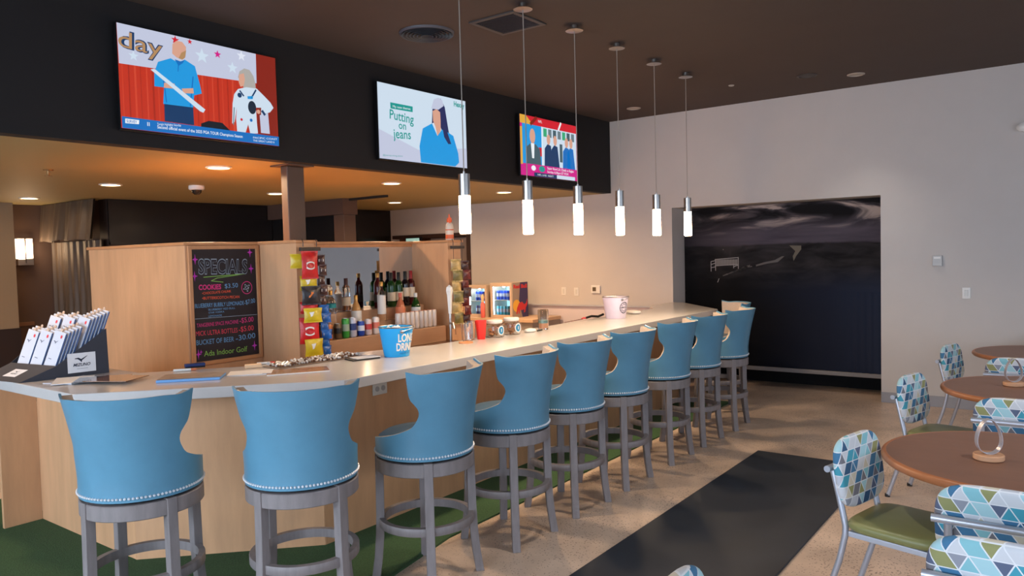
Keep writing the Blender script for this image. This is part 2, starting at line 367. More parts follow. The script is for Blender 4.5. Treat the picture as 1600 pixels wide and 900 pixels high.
T('COOKIES', (108, 340), (254, 338), .036, cp, bold=.03); T('$3.50', (278, 333), (362, 328), .033, cy)
T('\u2022CHOCOLATE CHUNK', (130, 372), (318, 360), .018, co, bold=.01); T('\u2022BUTTERSCOTCH PECAN', (130, 405), (370, 398), .02, co, bold=.01)
T('BLUEBERRY BUBBLY LEMONADE', (82, 460), (398, 442), .03, cy); T('-$7.00', (402, 442), (470, 428), .034, cy)
T('BLUEBERRY RED BULL', (170, 478), (342, 468), .014, cy); T('STAR VODKA', (170, 498), (272, 490), .013, cy); T('LEMONADE', (170, 520), (256, 514), .013, cy)
cv.line(h(80, 532), h(482, 505), .003, cw)
T('TANGERINE SPACE MACHINE', (92, 588), (362, 562), .028, cp); T('-$5.00', (370, 560), (458, 550), .038, cp)
T('MICK ULTRA BOTTLES', (86, 645), (356, 620), .035, cr); T('-$5.00', (364, 618), (458, 606), .04, cr)
T('BUCKET OF BEER', (88, 705), (332, 678), .036, cy); T('-30.00', (345, 676), (468, 655), .04, cy)
T('Ada Indoor Golf', (138, 778), (416, 742), .04, cg)
u, v = h(418, 332)
cv.ring(u, v, .042, .047, cp, ry=1.05)
for k in range(9): cv.disc(u+.026*math.cos(k*.7)*(.5+.5*(k % 2)), v+.026*math.sin(k*.7)*(.5+.5*(k % 2)), .006, .006, cw)
for p in ((86, 140), (82, 250), (440, 105), (446, 210), (462, 705), (100, 765), (118, 750)):
    u, v = h(*p); cv.star(u, v, .04 if p[0] != 118 else .02, cm, n=4, q=.28, sx=.6)
cv.build('chalk_writing', ck, o=(.0085, .03, .032))
# ------------------------------------------------------------------ televisions on the soffit
def E_(n, c, s=.56):
    m_ = mat('screen_'+n, c, .35, emit=s); m_.node_tree.nodes['Principled BSDF'].inputs['Base Color'].default_value = (.01, .01, .012, 1); return m_
for n, c_ in dict(white='e8eefc', grey='c9cfe6', red='c8341c', redd='8c2414', blue='1272c4', sky='1f9ee6', navy='123a66', skin='e0a890', black='141a24', gold='b98f62', pale='d5e6f6', mag='d81e8c', teal='1e9c94', hair='2a3060', green='3cae7c', grey2='6e8088', jacket='47606a', redb='d82030', yel='e8b040', wh2='f6faff', helm='1c2a3c', hair2='b4b0aa', red2='ae2a16', red3='d8482e').items(): E_(n, c_)
def MS(n): return _M['screen_'+n]
def tv(y0, label, draw):
    o = thing('television', label, 'television', (XS+.001, y0, 2.603), 0, None)
    bx(.0, .035, .25, .95, .15, .5).build('wall_bracket', BLK, o)
    bx(.0355, .07, 0, 1.22, 0, .695).build('housing', mat('tv_black', (14, 14, 16), .3), o, bevel=.004)
    cv = Canvas(); draw(cv); cv.build('screen', o, o=(.0705, .007, .012))
    return o
W_, H_ = 1.206, .675
def tv1(c):
    h = hom([(610, 120), (1425, 295), (1445, 765), (628, 680)], W_, H_); P = lambda pts, m_, l: c.poly([h(*p) for p in pts], MS(m_), l)
    c.rect(0, 0, W_, H_, MS('red'), 0)
    for k in range(30): 
        u = .02+k*.04; c.rect(u, .04, u+.005+.004*(k % 3), H_*.7, MS('red2') if k % 2 else MS('red3'), 1)
    P([(610, 120), (1325, 274), (1330, 430), (620, 335)], 'grey', 2)
    P([(1326, 274), (1425, 295), (1440, 720), (1335, 700)], 'redd', 2)
    c.text('day', h(622, 246), h(848, 300), .112, MS('navy'), 3, bold=.03); c.text('day', h(616, 244), h(842, 298), .108, MS('gold'), 4, bold=.0)
    for x, y, r, n_ in ((1048, 290, .055, 'pale'), (695, 295, .035, 'pale'), (1128, 280, .03, 'mag'), (1205, 350, .045, 'pale'), (1250, 270, .04, 'white'), (910, 190, .03, 'redb'), (985, 205, .02, 'redb')):
        u, v = h(x, y); v = min(v, H_-r); c.star(u, v, r, MS(n_), 3)
    P([(850, 540), (1000, 560), (1005, 660), (852, 640)], 'navy', 5)
    P([(885, 305), (920, 325), (960, 312), (1010, 345), (1035, 440), (1045, 490), (1005, 500), (1000, 565), (845, 548), (850, 460), (800, 455), (800, 380), (820, 325)], 'sky', 6)
    P([(895, 230), (915, 212), (945, 218), (965, 245), (962, 290), (945, 312), (915, 300), (893, 280)], 'skin', 7)
    P([(940, 275), (965, 262), (960, 300), (945, 312), (925, 305)], 'gold', 8)
    P([(905, 310), (938, 322), (958, 310), (948, 330), (925, 345)], 'blue', 8); c.line(h(925, 330), h(922, 375), .006, MS('blue'), 8); c.line(h(845, 400), h(862, 540), .008, MS('blue'), 7); c.line(h(1000, 400), h(985, 560), .008, MS('blue'), 7)
    P([(850, 435), (905, 440), (900, 466), (848, 462)], 'skin', 8); P([(940, 465), (1000, 462), (1003, 490), (950, 490)], 'skin', 8)
    P([(780, 366), (800, 362), (1062, 575), (1052, 592), (1035, 585)], 'pale', 9)
    P([(1232, 400), (1240, 368), (1265, 352), (1292, 360), (1312, 392), (1322, 430), (1325, 462), (1290, 478), (1262, 470), (1258, 430)], 'hair2', 5)
    P([(1238, 385), (1262, 378), (1268, 410), (1262, 445), (1245, 450), (1236, 425)], 'skin', 6)
    P([(1232, 462), (1275, 452), (1328, 458), (1365, 495), (1400, 532), (1416, 560), (1398, 584), (1352, 598), (1352, 560), (1325, 560), (1330, 640), (1336, 698), (1296, 700), (1285, 650), (1270, 700), (1228, 692), (1222, 620), (1226, 560), (1214, 640), (1202, 648), (1204, 540), (1212, 490)], 'pale', 7)
    P([(1345, 600), (1388, 588), (1398, 700), (1352, 695)], 'grey', 6)
    c.line(h(1240, 470), h(1262, 500), .012, MS('navy'), 8); c.line(h(1325, 465), h(1300, 510), .012, MS('navy'), 8); c.line(h(1212, 560), h(1208, 655), .008, MS('grey2'), 8)
    c.line(h(1355, 575), h(1372, 600), .02, MS('navy'), 9); P([(1280, 500), (1310, 498), (1308, 515), (1282, 515)], 'sky', 8)
    for x, y, r, n_ in ((1305, 560, .035, 'helm'), (1240, 495, .018, 'navy'), (1250, 625, .010, 'redb'), (1300, 628, .012, 'blue'), (1338, 582, .016, 'skin')):
        u, v = h(x, y); c.disc(u, v, r, r*1.4 if n_ == 'helm' else r, MS(n_), 8)
    P([(1040, 650), (1080, 635), (1150, 645), (1195, 690), (1150, 700), (1040, 690)], 'black', 8)
    P([(628, 618), (1443, 715), (1445, 765), (630, 680)], 'blue', 10)
    P([(645, 630), (718, 638), (716, 660), (645, 655)], 'wh2', 11); c.text('SURVEY', h(652, 651), h(706, 656), .018, MS('blue'), 12, bold=.02)
    c.text('II', h(760, 668), h(772, 669), .026, MS('wh2'), 11)
    c.text('Tonight Highlights: Saturday', h(812, 663), h(935, 668), .016, MS('wh2'), 11); c.text('Second official event of the 2025 PGA TOUR Champions Season', h(812, 680), h(1255, 724), .021, MS('wh2'), 11, bold=.01)
    c.text('PACIFIC COAST', h(1310, 726), h(1435, 733), .014, MS('wh2'), 11); c.text('THE GREAT LAND 8', h(1310, 742), h(1420, 750), .014, MS('wh2'), 11)
tv(2.452, 'wall television nearest the camera showing a bald man in blue before a red curtain', tv1)
def tv2(c):     # crop 400..720 x 80..260 shown five times larger
    h = hom([(935, 240), (1610, 400), (1610, 935), (962, 850)], W_, H_); P = lambda pts, m_, l: c.poly([h(*p) for p in pts], MS(m_), l)
    c.rect(0, 0, W_, H_, MS('pale'), 0); c.poly([(0, 0), (W_, 0), (W_, .2), (.5, .12), (0, .26)], MS('grey'), 1)
    P([(1035, 410), (1205, 445), (1205, 490), (1038, 460)], 'teal', 2); c.text('My new theme:', h(1055, 452), h(1190, 474), .022, MS('wh2'), 3)
    for t_, a, b, hh in (('Putting', (1032, 540), (1212, 585), .085), ('on', (1100, 620), (1155, 632), .07), ('jeans', (1062, 695), (1192, 705), .085)): c.text(t_, h(*a), h(*b), hh, MS('teal'), 3, bold=.01)
    c.text('Hexxy', h(1520, 440), h(1600, 458), .05, MS('teal'), 3, bold=.03)
    P([(1355, 470), (1375, 385), (1420, 380), (1450, 450), (1470, 600), (1490, 740), (1460, 740), (1425, 640), (1400, 560), (1350, 580)], 'hair', 2)
    P([(1345, 460), (1365, 385), (1400, 372), (1430, 392), (1440, 440), (1400, 470)], 'grey', 4)
    P([(1355, 480), (1385, 465), (1412, 490), (1415, 560), (1415, 640), (1390, 680), (1375, 610), (1358, 560)], 'skin', 5)
    P([(1280, 620), (1350, 580), (1390, 680), (1425, 630), (1450, 640), (1510, 680), (1545, 820), (1550, 890), (1520, 920), (1265, 885), (1255, 760)], 'sky', 3)
    P([(1425, 600), (1455, 620), (1492, 745), (1470, 745), (1440, 690)], 'hair', 6)
    c.text('@jeansputting.store', h(985, 832), h(1130, 842), .014, MS('teal'), 3)
tv(4.722, 'middle wall television showing a woman in blue and Putting on jeans', tv2)
def tv3(c):     # crop 800..920 x 170..290, 7.5 times larger
    h = hom([(68, 78), (770, 205), (695, 855), (78, 780)], W_, H_); P = lambda pts, m_, l: c.poly([h(*p) for p in pts], MS(m_), l)
    c.rect(0, 0, W_, H_, MS('mag'), 0)
    c.rect(0, H_*.86, W_, H_, MS('redb'), 1); c.poly([(0, H_*.86), (.25, H_*.86), (.12, H_), (0, H_)], MS('yel'), 2); c.line((.2, H_*.86), (.33, H_), .04, MS('redd'), 3)
    c.line((.78, H_*.86), (.84, H_), .03, MS('wh2'), 3); c.text('NFL', (.36, H_*.92), (.44, H_*.92), .03, MS('wh2'), 3)
    c.rect(0, H_*.18, .04, H_*.8, MS('yel'), 2)
    c.rect(.04, H_*.2, .42, H_*.86, MS('sky'), 2); c.rect(.42, H_*.2, W_-.03, H_*.86, MS('pale'), 2)
    c.rect(.36, H_*.35, .42, H_*.5, MS('redb'), 3)
    c.poly([(.1, H_*.2), (.12, H_*.48), (.2, H_*.55), (.3, H_*.54), (.38, H_*.46), (.4, H_*.2)], MS('jacket'), 4); c.poly([(.2, H_*.55), (.27, H_*.55), (.26, H_*.3), (.22, H_*.3)], MS('wh2'), 5); c.disc(.235, H_*.67, .055, .085, MS('skin'), 5)
    for k in range(7): c.rect(.46+k*.1, H_*.7, .53+k*.1, H_*.84, MS(('green', 'grey2', 'jacket', 'grey2', 'green', 'jacket', 'grey2')[k]), 3)
    c.rect(.86-.06, H_*.3, .86, H_*.62, MS('jacket'), 3)
    for u in (.56, .7, .95, 1.05):
        c.poly([(u-.09, H_*.2), (u-.08, H_*.5), (u-.02, H_*.58), (u+.05, H_*.56), (u+.09, H_*.2)], MS('blue' if u > .8 else 'navy'), 4+int(u > .6)); c.disc(u, H_*.66, .038, .06, MS('skin'), 6)
    c.rect(.42, H_*.2, .435, H_*.86, MS('wh2'), 6)
    c.rect(.2, H_*.07, W_-.05, H_*.2, MS('mag'), 7); c.disc(.24, H_*.135, .045, .03, MS('wh2'), 8); c.disc(.41, H_*.135, .06, .035, MS('teal'), 8)
    c.text('Super Bowl LX: Chiefs vs Eagles', (.52, H_*.145), (1.1, H_*.145), .028, MS('wh2'), 8, bold=.01); c.text('Sunday 6:30pm ET FOX', (.52, H_*.085), (.98, H_*.085), .026, MS('wh2'), 8, bold=.01)
    c.rect(.25, 0, .72, H_*.065, MS('navy'), 7); c.rect(.72, 0, W_-.08, H_*.065, MS('pale'), 7); c.text('NFL LIVE  NEXT', (.32, .012), (.65, .012), .02, MS('wh2'), 8)
tv(6.86, 'farthest wall television showing a sports talk panel in red and magenta', tv3)

# ------------------------------------------------------------------ ceiling fixtures
def lamp(loc, e, col, size=.1, spread=150, kind='AREA', name='lamp'):
    l = bpy.data.lights.new(name, kind); l.energy = e; l.color = col
    if kind == 'AREA': l.shape = 'DISK'; l.size = size; l.spread = R(spread)
    o = bpy.data.objects.new(name, l); o.location = loc; COL.objects.link(o); return o
DL = [(-5.72, 3.62, 'nearest the steel post, first over the long counter'), (-7.6, 3.63, 'in front of the dark glossy band'), (-9.59, 3.66, 'farthest left, by the draped valance'),
      (-5.82, 5.70, 'just right of the steel post, behind the middle television'), (-7.54, 5.50, 'immediately left of the steel post'), (-5.79, 7.63, 'farthest right, near the white back wall'), (-7.82, 7.71, 'beside the dark ceiling track'), (-5.72, 1.63, 'added out of view, nearest the front windows, left of the camera')]  # last one is unseen, added to brighten the bar side
for x, y, w in DL:
    o = thing('recessed_downlight', 'glowing downlight ' + w, 'downlight', (x, y, ZS), 0, 'downlights over the bar')
    MB().lathe([(.088, -.001), (.105, -.001), (.105, -.008), (.088, -.012)], 28, cap=False).build('trim_ring', WPL, o, smooth=True)
    MB().lathe([(0.0, -.006), (.087, -.006), (.087, -.002), (0, -.002)], 28, cap=False).build('lens', WARM, o)
    l = lamp((0, 0, -.016), (2 if x < -9 else 13 if x < -7 else 11 if y < 2 else 24 if y < 7 else 27), (1, .66, .38), .16, 165, name='downlight_bulb'); l.parent = o
pend_y = [3.67, 4.356, 5.03, 5.70, 6.40, 7.096]
names = ['nearest', 'second nearest', 'third nearest', 'third farthest', 'second farthest', 'farthest']
def pendant(y, w):
    o = thing('pendant_light', 'slim cylinder pendant light with glowing lower half, %s of the six' % w, 'pendant light', (-3.10, y, ZC), 0, 'pendants over the bar')
    MB().lathe([(0, 0), (.026, 0), (.026, -.03), (.066, -.034), (.068, -.042), (.0, -.046)], 28, cap=False).build('canopy', STEEL, o, smooth=True)
    MB().tube([(0, 0, -.046), (0, 0, -1.222)], .0035, 6).build('cord', mat('grey_cord', (150, 140, 130), .5), o, smooth=True)
    MB().lathe([(0, -1.212), (.008, -1.213), (.008, -1.226), (.036, -1.229), (.036, -1.366), (0, -1.366)], 28, cap=False).build('metal_sleeve', STEEL, o, smooth=True)
    MB().lathe([(0, -1.367), (.036, -1.367), (.037, -1.60), (.030, -1.606), (0, -1.606)], 28, cap=False).build('glow_tube', PEND, o, smooth=True)
    l = lamp((0, 0, -1.612), 5.0, (1, .74, .48), .06, 170, name='pendant_bulb'); l.parent = o
    return o
for y, w in zip(pend_y, names): pendant(y, w)
o = thing('round_air_diffuser', 'round black ceiling air diffuser with concentric rings', 'air vent', (-4.07, 4.42, ZC))
pr = [(0.0, -.004), (.03, -.03), (.035, -.03), (.035, -.005)]
dm = MB()
for k in range(6):
    r = .03+k*.028; dm.lathe([(r, -.006), (r+.018, -.032+.002*k), (r+.022, -.032+.002*k), (r+.008, -.006)], 40, cap=False)
dm.build('louvre_rings', mat('vent_black', (44, 44, 50), .4), o, smooth=True)
MB().lathe([(.185, -.004), (.205, -.02), (.212, -.012), (.215, -.001)], 40, cap=False).build('outer_ring', mat('vent_grey', (78, 78, 86), .4), o, smooth=True)
o = thing('square_air_grille', 'square black ceiling return grille beside the round diffuser', 'air vent', (-3.44, 4.634, ZC))
MB().box(-.21, .21, -.21, -.175, -.012, -.001).box(-.21, .21, .175, .21, -.012, -.001).box(-.21, -.175, -.1749, .1749, -.012, -.001).box(.175, .21, -.1749, .1749, -.012, -.001).build('frame', mat('grille_grey', (70, 66, 66), .5), o, bevel=.002)
g = MB()
for k in range(14): g.box(-.174, .174, -.172+k*.025, -.166+k*.025, -.010, -.002)
g.build('slats', mat('vent_black', (44, 44, 50), .4), o)
def puck(name, label, x, y, z, r, m_, cat, em=None):
    o = thing(name, label, cat, (x, y, z))
    MB().lathe([(0, -.001), (r, -.001), (r, -.006), (r*.8, -.011), (r*.78, -.004)], 28, cap=False).build('trim_ring', m_, o, smooth=True)
    MB().lathe([(0, -.004), (r*.78, -.004), (0, -.0045)], 28, cap=False).build('lens', em or m_, o)
DIMW = mat('unlit_lens', (170, 160, 150), .5)
puck('pale_ceiling_disc', 'pale round unlit ceiling disc by the corner where soffit meets white wall', -4.34, 8.38, ZC, .085, DIMW, 'ceiling light')  # ceiling light disc, left without a bulb
puck('ceiling_light', 'pale oval looking disc on the dark ceiling, rightmost of the ceiling discs', -1.81, 8.37, ZC, .085, DIMW, 'ceiling light')
def added_spot(o, p, cone=125):
    l = bpy.data.lights.new('added_ceiling_spot', 'SPOT'); l.energy = p; l.color = (1, .89, .79); l.spot_size = R(cone); l.spot_blend = .9; l.shadow_soft_size = .07  # spot added to brighten the floor and tables
    q = bpy.data.objects.new('added_ceiling_spot', l); q.location = (0, 0, -.02); COL.objects.link(q); q.parent = o
for i_, (x, y, w) in enumerate(((-1.8, 3.6, 'above the floor mat'), (-1.8, -.6, 'behind the camera, bar side'), (.9, 3.6, 'above the nearest table'), (.9, 6.4, 'above the middle table'), (.9, -.6, 'behind the camera, window side'))):
    puck('ceiling_light', 'added unseen ceiling light ' + w, x, y, ZC, .085, DIMW, 'ceiling light')  # unseen fixtures added over the main room for more light
for o_ in [o for o in bpy.data.objects if o.name.startswith('ceiling_light') and o.parent is None ]: added_spot(o_, *((34, 84) if o_.location.y > 8 else (58,) if o_.location.x < -1 and o_.location.y > 1 else (88,)))  # added spots go into the unseen fixtures and the far pale disc
puck('ceiling_light', 'dark round disc on the dark ceiling left of the rightmost pale disc', -2.21, 8.07, ZC, .10, mat('dark_disc', (60, 54, 52), .5), 'ceiling light')
puck('sprinkler_cover', 'tiny pale sprinkler cover on the dark ceiling above the mural opening', -2.96, 7.96, ZC, .03, DIMW, 'sprinkler')
o = thing('dome_camera', 'small white dome camera on the tan bar ceiling', 'security camera', (-7.24, 4.32, ZS))
MB().lathe([(0, -.001), (.075, -.001), (.078, -.03), (.07, -.045), (0, -.045)], 24, cap=False).build('housing', WPL, o, smooth=True)
MB().lathe([(.05, -.0455), (.046, -.07), (.025, -.09), (0, -.094)], 24, cap=False).build('dome', mat('smoked_dome', (40, 34, 32), .1), o, smooth=True)
o = thing('fire_sprinkler', 'small brass sprinkler head under the tan ceiling at far left', 'sprinkler', (-6.72, 2.716, ZS))
MB().lathe([(0, -.001), (.04, -.001), (.036, -.01), (.012, -.012), (.012, -.04), (.006, -.05), (.03, -.052), (.03, -.055), (0, -.056)], 16, cap=False).build('head', mat('dull_brass', (150, 112, 70), .4, metal=.6), o, smooth=True)
# ------------------------------------------------------------------ mural screen in the recess
def mural():
    m = bpy.data.materials.new('mural_print'); m.use_nodes = True; nt = m.node_tree; b = nt.nodes['Principled BSDF']; L = nt.links.new
    tc = nt.nodes.new('ShaderNodeTexCoord'); sep = nt.nodes.new('ShaderNodeSeparateXYZ'); L(tc.outputs['Object'], sep.inputs[0])
    def M_(op, a, b_=None, c=None, clamp=False):
        n = nt.nodes.new('ShaderNodeMath'); n.operation = op; n.use_clamp = clamp
        for i, v in enumerate((a, b_, c)):
            if v is None: continue
            if isinstance(v, (int, float)): n.inputs[i].default_value = v
            else: L(v, n.inputs[i])
        return n.outputs[0]
    def noise(scale, sx, sz, det=8, dist=0.6, rot=0):
        mp = nt.nodes.new('ShaderNodeMapping'); mp.inputs['Scale'].default_value = (sx, 1, sz); mp.inputs['Rotation'].default_value = (0, rot, 0); L(tc.outputs['Object'], mp.inputs[0])
        n = nt.nodes.new('ShaderNodeTexNoise'); n.inputs['Scale'].default_value = scale; n.inputs['Detail'].default_value = det; n.inputs['Distortion'].default_value = dist; L(mp.outputs[0], n.inputs[0]); return n.outputs[0]
    def ramp(x, *st):
        r = nt.nodes.new('ShaderNodeValToRGB'); e = r.color_ramp.elements
        e[0].position, e[0].color = st[0][0], lin(st[0][1]); e[1].position, e[1].color = st[-1][0], lin(st[-1][1])
        for p, c in st[1:-1]: q = e.new(p); q.color = lin(c)
        L(x, r.inputs[0]); return r.outputs[0]
    def mix(f, a, c):
        n = nt.nodes.new('ShaderNodeMix'); n.data_type = 'RGBA'; L(f, n.inputs[0]); L(a, n.inputs[6]); L(c, n.inputs[7]); return n.outputs[2]
    z = sep.outputs['Z']; x = sep.outputs['X']
    cl = noise(1.5, .8, 3.6, 9, 1.1, .12)
    sky = ramp(cl, (.42, (24, 23, 26)), (.48, (46, 43, 47)), (.54, (80, 74, 78)), (.62, (176, 160, 152)))
    low = ramp(noise(2.2, .6, 5, 6, .3), (.3, (72, 66, 76)), (.7, (94, 87, 96)))
    sky = mix(M_('MULTIPLY_ADD', z, 5.0, -1.9*5, clamp=True), low, sky)          # pale band over the horizon
    land = ramp(noise(3, .8, 2.4, 8, .5), (.35, (24, 23, 25)), (.6, (50, 47, 49)), (.75, (66, 62, 64)))
    hz = M_('ADD', z, M_('MULTIPLY', noise(1.2, 1, 1, 5), .16))
    pic = mix(M_('MULTIPLY_ADD', hz, 40, -1.84*40, clamp=True), land, sky)
    left = M_('MULTIPLY_ADD', x, .9, .25, clamp=True)                          # print runs into black at its left end and foot
    dark = ramp(x, (0, (8, 8, 10)), (1, (9, 9, 11)))
    pic = mix(left, dark, pic)
    foot = M_('MULTIPLY_ADD', z, 3.2, -1.2*3.2, clamp=True)
    lowc = ramp(M_('MULTIPLY', x, .42), (.3, (10, 10, 13)), (.75, (26, 31, 46)), (1, (38, 46, 66)))
    pic = mix(foot, lowc, pic)
    L(pic, b.inputs['Base Color']); b.inputs['Roughness'].default_value = .85; b.inputs['Specular IOR Level'].default_value = .15
    return m
MU = mural()
o = thing('mural_screen', 'large dark landscape mural of cloudy sky and white bench filling the wall recess', 'mural', (-4.155, 9.39, 0))
m = MB(); m.box(0, 2.44, 0, .03, 1.19, 2.262)
m.build('print_panel', MU, o)
m = MB(); n = 150; vs = []; fs = []          # lower curtain half, ribbed at its right end
for i in range(n+1):
    x = 2.44*i/n*1.0; a = min(1, max(0, (x-1.85)/.3)); y = -.013*a*(1+math.sin(x*2*math.pi/.075))/2
    vs += [(x, y, .25), (x, y, 1.189)]
for i in range(n): fs.append((2*i, 2*i+2, 2*i+3, 2*i+1))
vs += [(0, .03, .25), (0, .03, 1.189), (2.44, .03, .25), (2.44, .03, 1.189)]; q = 2*(n+1); fs.append((q, q+1, q+3, q+2))
m.add(vs, fs); m.build('lower_curtain', MU, o, smooth=True)
bx(0, 2.44, -.03, .03, .20, .249).build('bottom_rail', mat('rail_grey', (128, 124, 124), .4), o, bevel=.006)
cv = Canvas(); BW = mat('print_white', (150, 146, 146), .6); BG = mat('print_grey', (88, 84, 82), .6)
bu, bv = .365, 1.50
cv.rect(bu+.06, bv+.02, bu+.35, bv+.09, BG, 1)
for k in range(15): cv.line((bu+.06+k*.02, bv+.015), (bu+.06+k*.02, bv+.095), .006, BW, 2)
cv.line((bu+.05, bv+.095), (bu+.36, bv+.115), .008, BW, 2); cv.line((bu+.05, bv+.012), (bu+.35, bv+.03), .008, BW, 2)
for a, b in (((0, -.06), (0, .07)), ((.06, -.05), (.06, .1)), ((0, .03), (.06, .05)), ((0, -.01), (.06, .0)), ((.30, -.02), (.30, .04)), ((.36, -.03), (.36, .12)), ((.30, .0), (.36, .02)), ((0, .07), (.06, .08))):
    cv.line((bu+a[0], bv+a[1]), (bu+b[0], bv+b[1]), .009, BW, 3)
for k in range(16): cv.line((.52+k*.02, 1.385+k*.007), (.545+k*.022, 1.39+k*.0085), .01+.004*(k % 3), BG, 2)
cv.line((.78, 1.49), (.9, 1.5), .01, BG, 2); cv.line((.45, 1.30), (.47, 1.35), .008, BW, 2); cv.disc(.53, 1.72, .008, .008, BG, 2)
CRM = mat('print_cream', (96, 88, 74), .6)
cv.poly([(1.36, 1.75), (1.5, 1.745), (1.5, 1.70), (1.44, 1.62), (1.41, 1.56), (1.40, 1.62), (1.43, 1.68)], CRM, 2)
cv.poly([(.95, 1.50), (1.1, 1.535), (1.22, 1.55), (1.30, 1.62), (1.27, 1.62), (1.18, 1.575), (1.05, 1.55), (.95, 1.52)], BG, 2)
cv.build('bench_picture', o, o=(0, -.001, 0), u=(1, 0, 0), v=(0, 0, 1))
# wall hardware
def plate(name, label, x, z, w=.075, hh=.115, cat='switch', toggles=1):
    o = thing(name, label, cat, (x, YB, z)); bx(-w/2, w/2, -.007, 0, -hh/2, hh/2).build('cover_plate', WPL, o, bevel=.003)
    bx(-.016, .016, -.011, -.0071, -.033, .033).build('rocker', mat('rocker_white', (205, 204, 200), .3), o, bevel=.003)
plate('wall_switch', 'white wall plate left of the pair behind the bar', -5.83, 1.187)
plate('wall_switch', 'white wall plate right of the pair behind the bar', -5.62, 1.182)
plate('wall_switch', 'white light switch on the grey wall above the dining tables', -.904, 1.209)
o = thing('thermostat', 'white square thermostat with grey screen behind the white bucket', 'thermostat', (-5.30, YB, 1.218))
bx(-.07, .07, -.025, 0, -.055, .055).build('body', WPL, o, bevel=.006); bx(-.045, .01, -.027, -.0251, -.025, .03).build('display', mat('lcd_grey', (96, 84, 66), .3), o)
o = thing('wall_sensor', 'small grey and white sensor box right of the mural opening', 'sensor', (-1.165, YB, 1.543))
bx(-.045, .045, -.03, 0, -.052, .06).build('body', mat('sensor_grey', (186, 186, 186), .4), o, bevel=.005); bx(-.03, .03, -.033, -.0301, .025, .045).build('slot', WPL, o)
o = thing('wall_light', 'white oval wall fixture at the right edge above the tables', 'wall light', (-.40, YB, 2.845))
MB().lathe([(0, -.05), (.05, -.045), (.075, -.02), (.08, .0), (.075, .02), (.05, .04), (0, .045)], 24, cap=False, c=(0, -.04), sx=1.0, sy=.5).build('body', WPL, o, smooth=True)
bx(-.05, .05, -.012, 0, -.04, .04).build('backplate', WPL, o)
# ------------------------------------------------------------------ far left: sconce, drapery
o = thing('wall_sconce', 'lit rectangular wall sconce on the brown wall left of the curtain', 'wall sconce', (-10.7, 3.975, 1.75))
bx(0.0, .015, -.09, .09, 0, .34).build('back_plate', STEEL, o)
sg = mat('sconce_glass', (255, 232, 204), emit=1.6)
bx(.0155, .09, -.085, -.008, .085, .335).build('shade', sg, o); bx(.0155, .09, .008, .085, .085, .335).build('shade', sg, o)
bx(.0155, .092, -.007, .007, .03, .335).build('divider', mat('bronze', (70, 54, 46), .4, metal=.5), o); bx(.0155, .092, -.088, .088, 0, .08).build('metal_base', STEEL, o, bevel=.003)
l = lamp((.16, 0, .2), 5, (1, .7, .42), kind='POINT', name='sconce_bulb'); l.data.shadow_soft_size = .06; l.parent = o
def drape(name, x0, x1, y, z0, z1, amp, per, label, mtl, cat, flare=0, seed=1):
    rn = random.Random(seed); n = 160; rows = 12; vs = []; fs = []
    ph = [rn.uniform(0, 6.28) for _ in range(4)]
    for side in (0, 1):
        for j in range(rows+1):
            t = j/rows; z = z1+(z0-z1)*t
            for i in range(n+1):
                u = i/n; x = x0+(x1-x0)*u; p = x/per*2*math.pi
                w = amp*(.35+.65*t)*(math.sin(p+ph[0]+.6*math.sin(p*.31+ph[1]))+.45*math.sin(2.3*p+ph[2]+t)) - flare*t
                vs.append((x, y+w-.02*(1-side)*1.0+(.0 if side else -.0), z+(.012*math.sin(p*.7) if j == rows else 0)))
    K = (rows+1)*(n+1)
    for s in (0, 1):
        for j in range(rows):
            for i in range(n):
                a = s*K+j*(n+1)+i; f = (a, a+1, a+n+2, a+n+1); fs.append(f if s else f[::-1])
    o = MB().add(vs, fs).build(name, mtl, smooth=True); return tag(o, label, cat)
DR = mat('taupe_drape', (88, 74, 62), .55, var=.04, scale=5)
drape('curtain', -10.66, -9.31, 4.33, .04, 2.03, .03, .2, 'floor length taupe pleated curtain beneath the valance', DR, 'curtain', seed=3)
drape('valance', -10.68, -9.22, 4.22, 2.04, 2.51, .022, .34, 'taupe gathered fabric valance above the curtain', DR, 'valance', flare=.05, seed=5)
